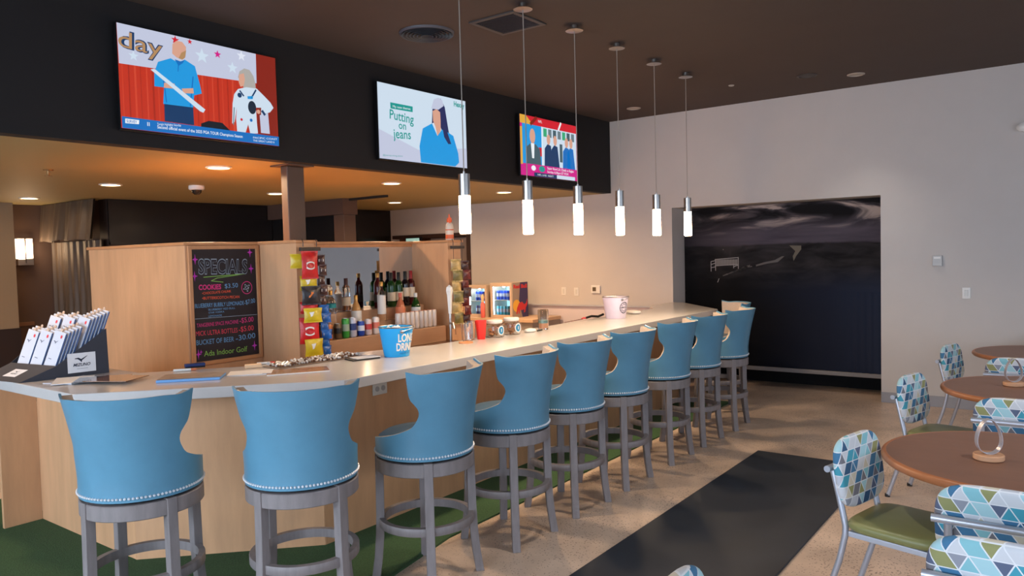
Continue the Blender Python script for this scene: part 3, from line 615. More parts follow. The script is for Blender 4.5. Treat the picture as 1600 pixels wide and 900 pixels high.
# ------------------------------------------------------------------ bar stools
def theta_max(z):
    k = [(.69, 158), (.76, 150), (.785, 126), (.81, 98), (.835, 79), (.865, 64), (.90, 58.5), (.935, 56), (.965, 57.5), (.99, 62), (1.01, 66), (1.04, 68.5), (1.15, 72)]
    for (a, ta), (b, tb) in zip(k[:-1], k[1:]):
        if a <= z <= b:
            i = [q[0] for q in k].index(a); p0 = k[max(0, i-1)][1]; p3 = k[min(len(k)-1, i+2)][1]; t = (z-a)/(b-a)
            return ta+.5*t*((tb-p0)+t*((2*p0-5*ta+4*tb-p3)+t*(3*(ta-tb)+p3-p0)))
    return k[-1][1] if z > 1.1 else k[0][1]
def lean(z): return .048*max(0, (z-.76)/.39)**1.4
def r_out(z, s=0): return .262+.026*max(0, (z-.74)/.41)**1.6 + .010*max(0, (z-1.0)/.15)*abs(s)**3
def shell(z0, rin, rout, z1=1.15, n=56):
    zs = [z0]+[z for z in (.74, .755, .765, .775, .785, .795, .805, .815, .825, .835, .845, .855, .865, .88, .895, .91, .925, .94, .955, .97, .98, .99, 1.0, 1.01, 1.02, 1.035, 1.06, 1.1, 1.125, 1.14, 1.15) if z0 < z <= z1]
    vs = []; fs = []; nz = len(zs)
    for L in (0, 1):
        for z in zs:
            T_ = theta_max(z)
            for i in range(n+1):
                s = -1+2*i/n; a = R(T_*s); r = r_out(z, s)-(rin if L else rout)
                zz = z + (.010*(abs(s)**6) - .008*math.exp(-((abs(s)-.8)/.14)**2) if z > 1.12 else 0)
                vs.append((r*math.cos(a)+lean(z), r*math.sin(a), zz))
    K = nz*(n+1)
    for j in range(nz-1):
        for i in range(n):
            a = j*(n+1)+i; fs.append((a, a+1, a+n+2, a+n+1)); b = a+K; fs.append((b, b+n+1, b+n+2, b+1))
        for i, q in ((0, 0), (n, 1)):
            a = j*(n+1)+i; f = (a, a+n+1, a+n+1+K, a+K); fs.append(f if not q else f[::-1])
    for i in range(n):
        a = i; fs.append((a, a+K, a+K+1, a+1)); a = (nz-1)*(n+1)+i; fs.append((a, a+1, a+1+K, a+K))
    return MB().add(vs, fs)
def make_stool(label):
    t = thing('bar_stool', label, 'bar stool', (0, 0, 0), 0, 'blue leather stools around the bar')
    bk_ = shell(.69, .010, 0).build('backrest', LEATHER, t, smooth=True)
    shell(.775, .050, .0102, 1.147).build('inner_back', LINEN, t, smooth=True)
    MB().lathe([(0, .692), (.244, .692), (.2505, .70), (.2505, .752), (.243, .78), (.215, .797), (.12, .806), (0, .808)], 48, cap=False).build('seat', LEATHERD, t, smooth=True)
    nb = MB()
    for k in range(100):
        a = 2*math.pi*k/100; M_ = MT(.264*math.cos(a), .264*math.sin(a), .708)
        if abs(a if a < math.pi else a-2*math.pi) < R(157): nb.lathe([(0, -.0068), (.006, -.003), (.006, .003), (0, .0068)], 6, M=M_, cap=False)
    nb.build('nailhead_trim', NAIL, bk_, smooth=True)
    MB().lathe([(0, .677), (.236, .677), (.238, .691), (0, .691)], 40, cap=False).build('swivel_plate', BLK, t, smooth=True)
    MB().lathe([(.215, .606), (.258, .606), (.262, .610), (.262, .672), (.258, .676), (.215, .676), (.215, .606)], 56, cap=False).build('apron_ring', GREYW, t, smooth=True)
    MB().lathe([(.226, .300), (.254, .300), (.256, .303), (.256, .340), (.254, .343), (.226, .343), (.226, .300)], 56, cap=False).build('footrest_ring', GREYW, t, smooth=True)
    for k in range(4):
        a = R(45+90*k); c_, s_ = math.cos(a), math.sin(a)
        pth = [(r*c_, r*s_, z, c_, s_) for r, z in ((.244, .68), (.246, .5), (.248, .35), (.253, .24), (.264, .12), (.282, .0))]
        MB().bar(pth[::-1], .044, .046).build('leg', GREYW, t, bevel=.003)
    return t
st_spec = [(-3.468, 1.735, -46, 'blue leather bar stool nearest the glove display, leftmost of all'),
 (-2.965, 2.25, -41, 'blue leather bar stool, second from the left, seen squarely from behind'),
 (-2.815, 2.94, 2, 'blue leather bar stool just right of the outlet, nearest of the long row'),
 (-2.80, 3.655, 0, 'blue leather bar stool of the long row, second from the camera'),
 (-2.80, 4.325, -2, 'blue leather bar stool of the long row, third from the camera'),
 (-2.80, 4.985, 1, 'blue leather bar stool at the middle of the long row, fourth from the camera'),
 (-2.80, 5.755, 0, 'blue leather bar stool of the long row, fifth from the camera'),
 (-2.80, 6.425, -1, 'blue leather bar stool of the long row, next to last at the far end'),
 (-2.79, 7.115, 4, 'blue leather bar stool ending the long row by the counter corner'),
 (-3.08, 7.83, 42, 'bar stool at the far counter corner, turned so its pale inner back faces us')]
s0 = None
for x, y, a, lb in st_spec:
    if s0 is None: s0 = make_stool(lb); s0.location = (x, y, .012 if y < 2.7 else 0); s0.rotation_euler = (0, 0, R(a))
    else: dup(s0, (x, y, .012 if y < 2.7 else 0), R(a), lb)
# ------------------------------------------------------------------ patterned dining chairs
def tri_fabric():
    m = bpy.data.materials.new('triangle_fabric'); m.use_nodes = True; nt = m.node_tree; b = nt.nodes['Principled BSDF']; L = nt.links.new
    tc = nt.nodes.new('ShaderNodeTexCoord'); sep = nt.nodes.new('ShaderNodeSeparateXYZ'); L(tc.outputs['Object'], sep.inputs[0])
    def M_(op, a, b_=None):
        n = nt.nodes.new('ShaderNodeMath'); n.operation = op
        for i, v in enumerate((a, b_)):
            if v is None: continue
            if isinstance(v, (int, float)): n.inputs[i].default_value = v
            else: L(v, n.inputs[i])
        return n.outputs[0]
    hgt = .052; u = M_('MULTIPLY', M_('ADD', sep.outputs['Y'], M_('MULTIPLY', sep.outputs['X'], .7)), 1/(hgt*1.1547)); v = M_('MULTIPLY', sep.outputs['Z'], 1/hgt)
    a = M_('SUBTRACT', u, M_('MULTIPLY', v, .5)); c = M_('ADD', u, M_('MULTIPLY', v, .5))
    row = M_('FLOOR', v); par = M_('MODULO', M_('ADD', row, 200), 3)
    a2 = M_('MULTIPLY', a, 1.0); 
    # merge two neighbouring triangles into a parallelogram on some rows by halving one family of lines
    ha = M_('MULTIPLY', M_('ADD', c, row), .5)
    ida = M_('FLOOR', a2); idc = M_('FLOOR', ha)
    def edge(x, w):
        f = M_('FRACT', x); return M_('LESS_THAN', M_('MINIMUM', f, M_('SUBTRACT', 1, f)), w)
    ln = M_('MAXIMUM', M_('MAXIMUM', edge(v, .035), edge(a2, .04)), edge(ha, .02))
    cmb = nt.nodes.new('ShaderNodeCombineXYZ'); L(ida, cmb.inputs[0]); L(idc, cmb.inputs[1]); L(row, cmb.inputs[2])
    wn = nt.nodes.new('ShaderNodeTexWhiteNoise'); wn.noise_dimensions = '3D'; L(cmb.outputs[0], wn.inputs['Vector'])
    r = nt.nodes.new('ShaderNodeValToRGB'); r.color_ramp.interpolation = 'CONSTANT'
    cols = ['c3c6cc', '3a6f94', '8a8e9a', '9ec4cc', '8c8c5c', '3d93a8', 'c6bfae', '55607a', '2c5578', 'b6bac4', '707078', '7fb6c0']
    e = r.color_ramp.elements; e[0].position = 0; e[0].color = lin(cols[0]); e[1].position = 1/12; e[1].color = lin(cols[1])
    for i in range(2, 12): q = e.new(i/12); q.color = lin(cols[i])
    L(wn.outputs['Value'], r.inputs[0])
    mx = nt.nodes.new('ShaderNodeMix'); mx.data_type = 'RGBA'; mx.inputs[7].default_value = lin('d8dade'); L(ln, mx.inputs[0]); L(r.outputs[0], mx.inputs[6])
    L(mx.outputs[2], b.inputs['Base Color']); b.inputs['Roughness'].default_value = .75
    return m
TRI = tri_fabric()
OLIVE = mat('olive_vinyl', (128, 128, 82), .38, var=.05, scale=6)
def pad(w, h, t, ex=4.0, M=None, n=64, rnd=.45, crown=0.0):   # rounded cushion in the x-y plane, thickness along z
    vs = []; fs = []
    prof = [(0, -.5, 0)] ; K = 7
    layers = []
    for i in range(K+1):
        ph = -math.pi/2 + math.pi*i/K; layers.append((1-rnd*t*2*(1-math.cos(ph))/min(w, h)*1.0, math.sin(ph)*t/2))
    for sc, z in layers:
        for k in range(n):
            a = 2*math.pi*k/n; c_, s_ = math.cos(a), math.sin(a)
            rr = (abs(c_)**ex+abs(s_)**ex)**(-1/ex); vs.append((w/2*rr*c_*sc, h/2*rr*s_*sc, z))
    for i in range(K):
        for k in range(n): fs.append((i*n+k, i*n+(k+1) % n, (i+1)*n+(k+1) % n, (i+1)*n+k))
    # domed faces
    for top in (0, 1):
        base_ = K*n if top else 0; z0 = layers[-1 if top else 0][1]; prev_ = base_
        for sc in (.75, .45, .15):
            o = len(vs)
            for k in range(n):
                x, y, _ = vs[base_+k]; vs.append((x*sc, y*sc, z0+(1 if top else -1)*crown*(1-sc*sc)))
            for k in range(n):
                f = (prev_+k, prev_+(k+1) % n, o+(k+1) % n, o+k); fs.append(f if top else f[::-1])
            prev_ = o
        f = tuple(prev_+k for k in range(n)); fs.append(f if top else f[::-1])
    return MB().add(vs, fs, 0, M)
def make_chair(label):
    t = thing('dining_chair', label, 'chair', (0, 0, 0), 0, 'patterned chairs around the tables')
    pad(.42, .42, .05, 5, MT(0, 0, .452), crown=.008).build('seat', OLIVE, t, smooth=True)
    MB().box(-.185, .185, -.185, -.16, .398, .424).box(-.185, .185, .16, .185, .398, .424).box(-.185, -.16, -.159, .159, .398, .424).box(.16, .185, -.159, .159, .398, .424).build('seat_frame', mat('frame_white_metal', (190, 194, 206), .35, metal=.4), t, bevel=.004)
    M_ = Matrix.Translation((-.222, 0, .675)) @ Matrix.Rotation(R(-8), 4, 'Y') @ Matrix.Rotation(R(90), 4, 'Y') @ Matrix.Rotation(R(90), 4, 'Z')
    pad(.42, .33, .042, 3.6, M_, crown=.003).build('backrest', TRI, t, smooth=True)
    MB().tube([(-.268, -.215, .70), (-.268, .215, .70)], .0155, 14).build('back_rail', ALU, t, smooth=True)
    for s in (-1, 1):
        MB().tube([(-.268, s*.16, .69), (-.235, s*.162, .56), (-.207, s*.164, .44), (-.207, s*.165, .40), (-.235, s*.168, .27), (-.32, s*.172, .012)], .0145, 12).build('rear_leg', ALU, t, smooth=True)
        MB().tube([(.165, s*.165, .41), (.18, s*.172, .25), (.205, s*.18, .012)], .0125, 12).build('front_leg', ALU, t, smooth=True)
        MB().lathe([(.0, 0), (.017, 0), (.017, .02), (0, .02)], 12, c=(-.323, s*.172), cap=False).lathe([(0, 0), (.015, 0), (.015, .02), (0, .02)], 12, c=(.205, s*.18), cap=False).build('foot_caps', BLK, t)
    return t
ch = [(-.64, 1.86, 0, 'patterned dining chair, mostly below the frame, over the dark floor mat'),
 (-.606, 3.766, -14, 'patterned chair with olive seat, nearest beside the floor mat'),
 (-.675, 5.715, -14, 'patterned chair with olive seat left of the middle table, second along the mat side'),
 (-.656, 7.59, -13, 'patterned chair farthest along the mat side, against the grey wall'),
 (-.217, 3.445, 90, 'patterned chair tucked at the near side of the nearest table, back rail toward us'),
 (-.166, 2.878, 90, 'patterned chair closest to the camera in the bottom right corner'),
 (-.27, 5.34, 90, 'patterned chair between the nearest and middle tables'),
 (-.36, 7.15, 90, 'patterned chair between the middle and farthest tables'),
 (-.17, 8.66, -90, 'patterned chair beyond the farthest table by the wall, only its top showing')]
c0 = None
for x, y, a, lb in ch:
    if c0 is None: c0 = make_chair(lb); c0.location = (x, y, 0); c0.rotation_euler = (0, 0, R(a))
    else: dup(c0, (x, y, 0), R(a), lb)
# ------------------------------------------------------------------ round tables
TTOP = mat('walnut_laminate', (124, 88, 70), .42, var=.07, scale=3, stretch=(1, 5, 1))
TEDGE = mat('oiled_table_edge', (168, 106, 68), .35, var=.1, scale=5, stretch=(1, 5, 4))
def make_table(label):
    t = thing('dining_table', label, 'table', (0, 0, 0), 0, 'round dining tables')
    r = .55
    MB().lathe([(0, .728), (r-.02, .728), (r-.02, .752), (0, .752)], 72, cap=False).build('tabletop', TTOP, t, smooth=True)
    MB().lathe([(r-.021, .716), (r-.008, .716), (r, .724), (r+.003, .735), (r, .746), (r-.008, .752), (r-.02, .7525), (r-.021, .716)], 72, cap=False).build('wood_edge', TEDGE, t, smooth=True)
    MB().lathe([(.04, .03), (.038, .69), (.15, .70), (.15, .727), (0, .727)], 24, cap=False).build('pedestal', BLK, t, smooth=True)
    MB().lathe([(0, 0), (.27, 0), (.27, .012), (.06, .03), (.0, .03)], 32, cap=False).build('base', BLK, t, smooth=True)
    return t
tb = make_table('round walnut topped dining table nearest the camera'); tb.location = (-.205, 4.03, 0)
dup(tb, (-.205, 6.02, 0), 0, 'round walnut topped dining table in the middle of the three')
dup(tb, (-.205, 8.0, 0), 0, 'round walnut topped dining table farthest away by the grey wall')
def holder(x, y, a, label):
    t = thing('menu_holder', label, 'table stand', (x, y, .7535), R(a))
    MB().lathe([(0, 0), (.058, 0), (.062, .004), (.062, .022), (.058, .026), (0, .026)], 32, cap=False).build('wooden_base', mat('beech', (196, 148, 112), .5, var=.06), t, smooth=True)
    pts = []
    for k in range(33):
        u = k/32*2*math.pi; yy = .050*math.sin(u)*(1+.28*math.cos(u)); z = .105-.078*math.cos(u) + (.0)
        pts.append((0, yy*(1 if math.cos(u) < .9 else 1), z))
    vs = []; fs = []; n = len(pts)-1
    for i in range(n):
        p = Vector(pts[i]); q = (p-Vector((0, 0, .105))).normalized()*.0012
        for dx, sg in ((-.016, 1), (.016, 1), (.016, -1), (-.016, -1)): vs.append((dx, p.y+q.y*sg, p.z+q.z*sg))
    for i in range(n):
        j = (i+1) % n
        for k in range(4): fs.append((4*i+k, 4*i+(k+1) % 4, 4*j+(k+1) % 4, 4*j+k))
    MB().add(vs, fs).build('metal_loop', mat('white_metal', (190, 188, 196), .3, metal=.5), t, smooth=True)
holder(-.31, 3.96, -62, 'beech disc menu holder with metal loop on the nearest table')
holder(-.335, 6.09, -62, 'beech disc menu holder with metal loop on the middle table')
#ITEMS
# ------------------------------------------------------------------ glove display on the left end of the bar
ZB = 1.0605
CARD = mat('charcoal_card', (52, 54, 64), .7, var=.04)
def put(name, label, cat, loc, rz=0, group=None): return thing(name, label, cat, loc, R(rz), group)
INK = mat('ink_navy', (30, 40, 62), .6)
def runbird(c, u, v, w, m_, l):     # small winged swoosh mark
    P = lambda pts: c.poly([(u+w*a, v+w*b) for a, b in pts], m_, l)
    P([(0, .30), (.22, .28), (.42, .12), (.5, 0), (.55, .0), (.56, .14), (1, .5), (.97, .52), (.5, .26), (.30, .40), (.02, .36)])
g = put('glove_display', 'dark cardboard counter display holding packaged golf gloves, with printed brand cards', 'display box', (-4.886, 1.757, ZB), 0)
g.rotation_euler = (0, 0, R(8.5)); SK = .135/.46
prof = [(0, 0), (.19, .075), (.46, .275), (.465, 0)]
def side(x0, x1): 
    vs = [(x+(SK*y if x0 > -.1 else 0), y, z) for x in (x0, x1) for y, z in prof]; return MB().add(vs, [(0, 1, 2, 3), (7, 6, 5, 4), (0, 4, 5, 1), (1, 5, 6, 2), (2, 6, 7, 3), (3, 7, 4, 0)])
side(-.004, 0).build('side_panel', CARD, g); side(-.425, -.421).build('side_panel', CARD, g)
MB().add([(-.4205, 0.003, .001), (-.0045, 0.003, .001), (-.0045+SK*.19, .19, .075), (-.4205, .19, .075), (-.4205, 0.01, 0), (-.0045, 0.01, 0), (-.0045+SK*.194, .194, .07), (-.4205, .194, .07)], [(0, 1, 2, 3), (7, 6, 5, 4), (0, 4, 5, 1), (1, 5, 6, 2), (2, 6, 7, 3), (3, 7, 4, 0)]).build('front_lip', CARD, g)
bx(-.4205, .129, .456, .460, 0, .27).build('back_panel', CARD, g); bx(-.4205, -.0045, .02, .455, 0, .006).build('bottom', CARD, g)
cv = Canvas(); cv.rect(0, 0, .155, .118, PAPER, 0); runbird(cv, .04, .062, .07, INK, 1); cv.text('MIZUNO', (.03, .038), (.125, .038), .018, INK, 1, bold=.02, shear=.3); cv.rect(.05, .022, .11, .0235, INK, 1)
cv.build('brand_card', g, o=(.0008+SK*.245, .245, .022), u=tuple(Vector((SK, 1, 0)).normalized()), v=(0, 0, 1))
cv = Canvas(); cv.rect(0, 0, .13, .085, PAPER, 0); runbird(cv, .045, .045, .04, INK, 1); cv.text('MIZUNO', (.035, .028), (.095, .028), .011, INK, 1, bold=.02, shear=.3)
d_ = Vector((0, .187, .072)).normalized(); cv.build('brand_card', g, o=(-.26, .003+.05*d_.y, .003+.05*d_.z), u=(1, 0, 0), v=tuple(d_))
PK = mat('glove_pack_white', (212, 214, 224), .35); PKB = mat('glove_pack_blue', (96, 122, 170), .4); REDM = mat('glove_red', (224, 70, 78), .5); TANH = mat('hanger_cream', (214, 186, 164), .6)
def pack(lbl):
    p = thing('glove_pack', lbl, 'glove', (0, 0, 0), 0, 'packaged gloves in the counter display')
    MB().box(-.055, .055, -.0055, .0055, 0, .235).build('sleeve', [PK], p, bevel=.003)
    MB().box(.0552, .0562, -.0048, .0048, .005, .23).build('side_stripe', PKB, p)
    MB().lathe([(0, -.002), (.010, -.002), (.010, .002), (0, .002)], 12, M=MT(0, 0, .242, rx=R(90)), cap=False).build('hang_tab', TANH, p)
    c_ = Canvas(); c_.disc(.025, .205, .009, .011, REDM, 1); runbird(c_, -.035, .155, .045, mat('pack_ink', (110, 112, 130), .6), 1); c_.rect(-.03, .06, .0, .064, mat('pack_ink', (110, 112, 130), .6), 1)
    c_.build('print', p, o=(0, -.0057, 0), u=(1, 0, 0), v=(0, 0, 1)); return p
pk = None; gi = 0
gm = Matrix.Rotation(g.rotation_euler.z, 4, 'Z')
for row, (y0, z0, n) in enumerate(((.20, .05, 5), (.335, .125, 6))):
    for cx in (-.335, -.215, -.09):
        for k in range(n if cx == -.09 else 3):
            lb = '%s white glove pack in the %s row of the display, %s column' % (('front', 'second', 'third', 'fourth', 'fifth', 'sixth')[k], 'lower' if row == 0 else 'upper', {-.335: 'left', -.215: 'middle', -.09: 'right'}[cx])
            q = pk = pack(lb) if pk is None else dup(pk, label=lb)
            P_ = gm @ Vector((cx+.002+SK*(y0+k*.021)*(cx+.42)/.42, y0+k*.021, z0+k*.008))
            q.location = (P_.x-4.886, P_.y+1.757, P_.z+ZB); q.rotation_euler = (R(-16), R(10), g.rotation_euler.z)
# ------------------------------------------------------------------ papers on the bar
def sheet(name, label, cat, x, y, w, h_, a, t, m_, z=0, group=None):
    return tag(MB().box(-w/2, w/2, -h_/2, h_/2, 0, t).build(name, m_, bevel=min(.0008, t/3), loc=(x, y, ZB+z), rotz=R(a)), label, cat, group)
GM = mat('glossy_magazine_dark', (52, 46, 46), .12, var=.6, scale=9, coat=.6); GM2 = mat('glossy_magazine_pale', (210, 212, 222), .3, var=.06, scale=14, coat=.5); GM3 = mat('glossy_magazine_brown', (132, 88, 54), .1, var=.4, scale=10, coat=.8)
sheet('magazine', 'pale glossy magazine at the bottom of the fanned pile by the glove display', 'magazine', -4.68, 1.99, .21, .28, 20, .004, GM2)
sheet('magazine', 'white magazine poking out left of the fanned pile', 'magazine', -4.66, 1.96, .20, .27, 62, .004, PAPER, .0045)
sheet('magazine', 'dark glossy magazine in the middle of the fanned pile', 'magazine', -4.52, 2.06, .21, .28, -35, .004, GM, .009)
sheet('magazine', 'brown glossy magazine reflecting light on top of the fanned pile', 'magazine', -4.42, 2.09, .21, .27, -62, .004, GM3, .0135)
b_ = put('booklet_stack', 'stack of blue edged booklets with dark cover on the angled bar section', 'booklets', (-4.09, 2.36, ZB), 48)
bx(-.17, .17, -.10, .10, 0, .014).build('pages', mat('booklet_blue', (110, 160, 214), .5), b_, bevel=.001); bx(-.165, .172, -.095, .105, .0145, .017).build('cover', mat('booklet_cover', (112, 98, 96), .3, var=.4, scale=14), b_)
p_ = put('notepad', 'white paper pad with dark blue corner beside the booklets', 'paper', (-3.95, 2.67, ZB), 50)
bx(-.14, .11, -.09, .09, 0, .004).build('sheets', PAPER, p_); bx(.06, .11, -.0895, -.0815, .0041, .0048).build('dark_corner', INK, p_)
p_ = put('placemat_sheet', 'brown printed sheet in a clear sleeve before the beaded tray', 'paper', (-3.76, 2.86, ZB), 56)
bx(-.19, .17, -.10, .10, 0, .003).build('sheet', mat('brown_print', (150, 112, 84), .25, var=.25, scale=12), p_); bx(-.19, .17, -.12, -.1005, 0, .0035).build('white_border', PAPER, p_)
# cluster of beads
bt = put('beaded_tray', 'sparkling tray of clear glass beads on the inner bar edge', 'tray', (-4.0, 3.2, ZB), 88)
bx(-.36, .30, -.09, .09, 0, .006).build('tray', mat('tray_brown', (120, 96, 80), .3), bt, bevel=.003)
rn = random.Random(4); bm_ = MB()
for k in range(420):
    x = rn.uniform(-.35, .29); y = rn.uniform(-.082, .082); r = rn.uniform(.006, .010)
    bm_.lathe([(0, -r), (r*.7, -r*.7), (r, 0), (r*.7, r*.7), (0, r)], 8, M=MT(x, y, .006+r*rn.uniform(.9, 1.6)), cap=False, m=rn.choice((0, 0, 1, 2)))
q = bm_.build('beads', [mat('bead_clear', (226, 222, 220), .06, metal=.35), mat('bead_brown', (110, 80, 62), .1), mat('bead_white', (236, 230, 224), .15)], bt, smooth=True); q['kind'] = 'stuff'
o = put('check_presenter', 'black bill tray with a white receipt sheet beside the blue bucket', 'bill tray', (-3.80, 3.40, ZB), 75)
bx(-.10, .10, -.065, .065, 0, .008).build('folder', BLK, o, bevel=.003); bx(-.06, .11, -.05, .07, .0085, .011).build('receipt', PAPER, o)
o = put('board_eraser', 'dark blue board eraser at the foot of the chalkboard', 'eraser', (-4.50, 2.62, ZB), 70); bx(-.06, .06, -.022, .022, .009, .028).build('grip', mat('eraser_blue', (34, 52, 104), .5), o, bevel=.004); bx(-.058, .058, -.021, .021, 0, .0088).build('felt', BLK, o)
o = put('marker_pen', 'white chalk marker lying before the dark blue eraser', 'marker', (-4.42, 2.50, ZB+.008), 55); MB().tube([(-.06, 0, 0), (.04, 0, 0)], .0078, 12).build('barrel', WPL, o, smooth=True); MB().tube([(.041, 0, 0), (.07, 0, 0)], .0075, 12).build('cap', mat('cap_orange', (210, 120, 80), .4), o, smooth=True)
o = put('chalk_marker', 'red capped chalk marker right of the chalkboard foot', 'marker', (-4.20, 2.93, ZB+.008), 60); MB().tube([(-.05, 0, 0), (.03, 0, 0)], .0078, 12).build('barrel', WPL, o, smooth=True); MB().tube([(.031, 0, 0), (.06, 0, 0)], .0078, 12).build('cap', mat('cap_red', (196, 40, 44), .4), o, smooth=True)
o = put('wood_block', 'small pale wooden block left end of the beaded tray', 'wood block', (-4.14, 2.80, ZB), 60); bx(-.05, .05, -.03, .03, 0, .022).build('block', mat('pale_beech', (222, 186, 150), .5, var=.05), o, bevel=.005)
# ------------------------------------------------------------------ buckets
def bucket(name, label, x, y, rt_, rb, h_, m_, a):
    o = put(name, label, 'bucket', (x, y, ZB), a)
    MB().lathe([(0, .0), (rb-.003, 0), (rb, .004), (rt_, h_), (rt_+.004, h_+.003), (rt_+.002, h_+.007), (rt_-.003, h_+.003), (rb-.004, .006), (0, .006)], 56, cap=False).build('pail', m_, o, smooth=True)
    rim = MB().tube([((rt_+.002)*math.cos(t*math.pi/24), (rt_+.002)*math.sin(t*math.pi/24), h_+.004) for t in range(48)], .004, 8, closed=True).build('rim', STEEL, o, smooth=True)
    for s in (-1, 1):
        e = MB().lathe([(0, 0), (.013, 0), (.013, .004), (.006, .006), (0, .006)], 14, M=MT(s*rt_*.985, 0, h_-.022, ry=R(90*s)), cap=False).build('handle_lug', STEEL, o, smooth=True)
    MB().tube([((rt_+.006)*math.cos(t), -(rt_+.012)*math.sin(t)*.96, h_-.02+.022*math.sin(t)) for t in [k*math.pi/20 for k in range(21)]], .0022, 6).build('wire_handle', STEEL, o, smooth=True)
    return o
def wrapf(rt_, rb, h_, a0):     # (arc length, height) on a pail wall
    def f(u, v, l):
        r = rb+(rt_-rb)*v/h_+.0012+l; a = a0+u/((rt_+rb)/2); return (r*math.cos(a), r*math.sin(a), v)
    return f
bk = bucket('ice_bucket', 'bright blue metal LONG DRINK bucket on the bar', -3.70, 3.62, .116, .085, .196, mat('bucket_blue', (34, 160, 226), .3), 0)
bk.rotation_euler = (0, 0, R(155))
cv = Canvas(); cv.text('LONG', (-.0, .105), (.13, .105), .052, WPL, 1, bold=.03); cv.text('DRINK', (-.012, .045), (.13, .045), .05, WPL, 1, bold=.03); cv.text('THE FINNISH', (.03, .165), (.11, .165), .010, mat('dark_blue_print', (22, 110, 176), .4), 1); cv.text('LEGENDARY TASTE', (.01, .022), (.10, .022), .010, mat('dark_blue_print', (22, 110, 176), .4), 1)
cv.build('lettering', bk, fn=wrapf(.116, .085, .196, R(-38-155)))
ic = MB(); rn = random.Random(2)
for k in range(16):
    a = rn.uniform(0, 6.28); r = rn.uniform(0, .075); ic.box(-.016, .016, -.016, .016, -.012, .012, M=MT(r*math.cos(a), r*math.sin(a), .178+rn.uniform(-.006, .006), rx=rn.uniform(-1, 1), ry=rn.uniform(-1, 1), rz=rn.uniform(0, 3)))
q = ic.build('ice_cubes', mat('ice', (225, 235, 245), .08), None, bevel=.003, loc=(-3.70, 3.62, ZB), smooth=False); tag(q, 'ice cubes filling the bright blue bucket', 'ice', kind='stuff')
wb = bucket('white_bucket', 'white metal bucket with round black emblem near the far end of the bar', -3.72, 6.71, .130, .100, .212, mat('bucket_white', (216, 206, 226), .35), 150)
cv = Canvas(); cv.ring(.045, .11, .044, .050, INK, 1, ry=1.15); cv.ring(.045, .11, .028, .031, INK, 1, ry=1.15); cv.text('BAR CO', (.02, .105), (.07, .105), .016, INK, 1, bold=.02)
for k in range(10): cv.disc(.045+.0375*math.cos(k*.63), .11+.043*math.sin(k*.63), .0035, .004, INK, 1)
cv.mb = cv.mb; cv.build('emblem', wb, fn=wrapf(.13, .10, .212, R(-38-150)))
o = put('white_towel', 'folded white cloth inside the white bucket', 'towel', (-3.72, 6.71, ZB+.05), 0); pad(.16, .15, .16, 2.4, MT(0, 0, .09), crown=.012).build('cloth', mat('towel', (224, 216, 214), .9, bump=.3, scale=40), o, smooth=True)
# bottle opener, cloth and tongs beyond
o = put('ribbon_lanyard', 'thin dark and red lanyard lying left of the white bucket', 'lanyard', (-3.95, 6.5, ZB), 0)
MB().tube([(.02, -.42, .003), (.0, -.2, .003), (-.01, -.05, .004)], .003, 6).build('cord', mat('cord_brown', (96, 60, 50), .6), o, smooth=True); MB().tube([(-.01, -.05, .006), (-.02, 0, .012), (-.015, .03, .006)], .008, 8).build('red_clip', REDM, o, smooth=True); MB().tube([(-.015, .04, .008), (0, .12, .02), (.03, .2, .01), (.06, .26, .03)], .012, 8).build('strap', BLK, o, smooth=True)
o = put('folded_cloth', 'small white folded cloth with dark clip right of the white bucket', 'cloth', (-3.80, 7.25, ZB), -40)
pad(.20, .13, .03, 3, MT(0, 0, .018), crown=.004).build('cloth', WPL, o, smooth=True); MB().tube([(-.2, -.07, .006), (-.02, -.078, .006)], .006, 8).build('clip', BLK, o, smooth=True)
# ------------------------------------------------------------------ glassware and jars on the bar
def jar(label, x, y):
    o = put('cookie_jar', label, 'jar', (x, y, ZB), 0, 'clear jars on the bar')
    MB().lathe([(0, 0), (.072, 0), (.082, .012), (.084, .06), (.08, .09), (.058, .105), (.058, .112), (.055, .112), (.055, .104), (.076, .088), (.08, .06), (.078, .014), (.07, .004), (0, .004)], 40, cap=False).build('glass_body', GLASS, o, smooth=True)
    MB().lathe([(0, .113), (.063, .113), (.066, .117), (.066, .134), (.062, .139), (0, .139)], 36, cap=False).build('lid', WPL, o, smooth=True)
    rn = random.Random(x*100+y); k_ = MB()
    for k in range(16):
        a = rn.uniform(0, 6.28); r = rn.uniform(.0, .048); k_.lathe([(0, -.006), (.018, -.005), (.02, 0), (.016, .006), (0, .007)], 12, M=MT(r*math.cos(a), r*math.sin(a), .018+.0045*k, rx=rn.uniform(-.8, .8), ry=rn.uniform(-.8, .8)), cap=False)
    k_.build('wrapped_contents', mat('wrapped_biscuit', (196, 138, 96), .4, var=.3, scale=30), o, smooth=True)
    c_ = Canvas(); f = lambda u, v, l: ((.0858+l)*math.cos(R(-12)+u/.085), (.0858+l)*math.sin(R(-12)+u/.085), v)
    c_.disc(0, .058, .032, .038, PAPER, 0, 28); c_.disc(0, .058, .024, .03, mat('sticker_blue', (34, 124, 170), .5), 1, 28); c_.rect(-.003, .045, .003, .072, PAPER, 2)
    c_.build('sticker', o, fn=f); return o
jar('clear jar of wrapped treats with round blue sticker, beside the red cup', -3.80, 4.83); jar('clear jar of wrapped treats with round blue sticker, farther one by the white mouse', -3.80, 5.06)
o = put('red_cup', 'translucent red plastic pint cup next to the glass jars', 'cup', (-3.80, 4.655, ZB))
MB().lathe([(0, 0), (.032, 0), (.046, .15), (.043, .15), (.030, .004), (0, .004)], 32, cap=False).build('cup', mat('red_plastic', (226, 48, 44), .2), o, smooth=True)
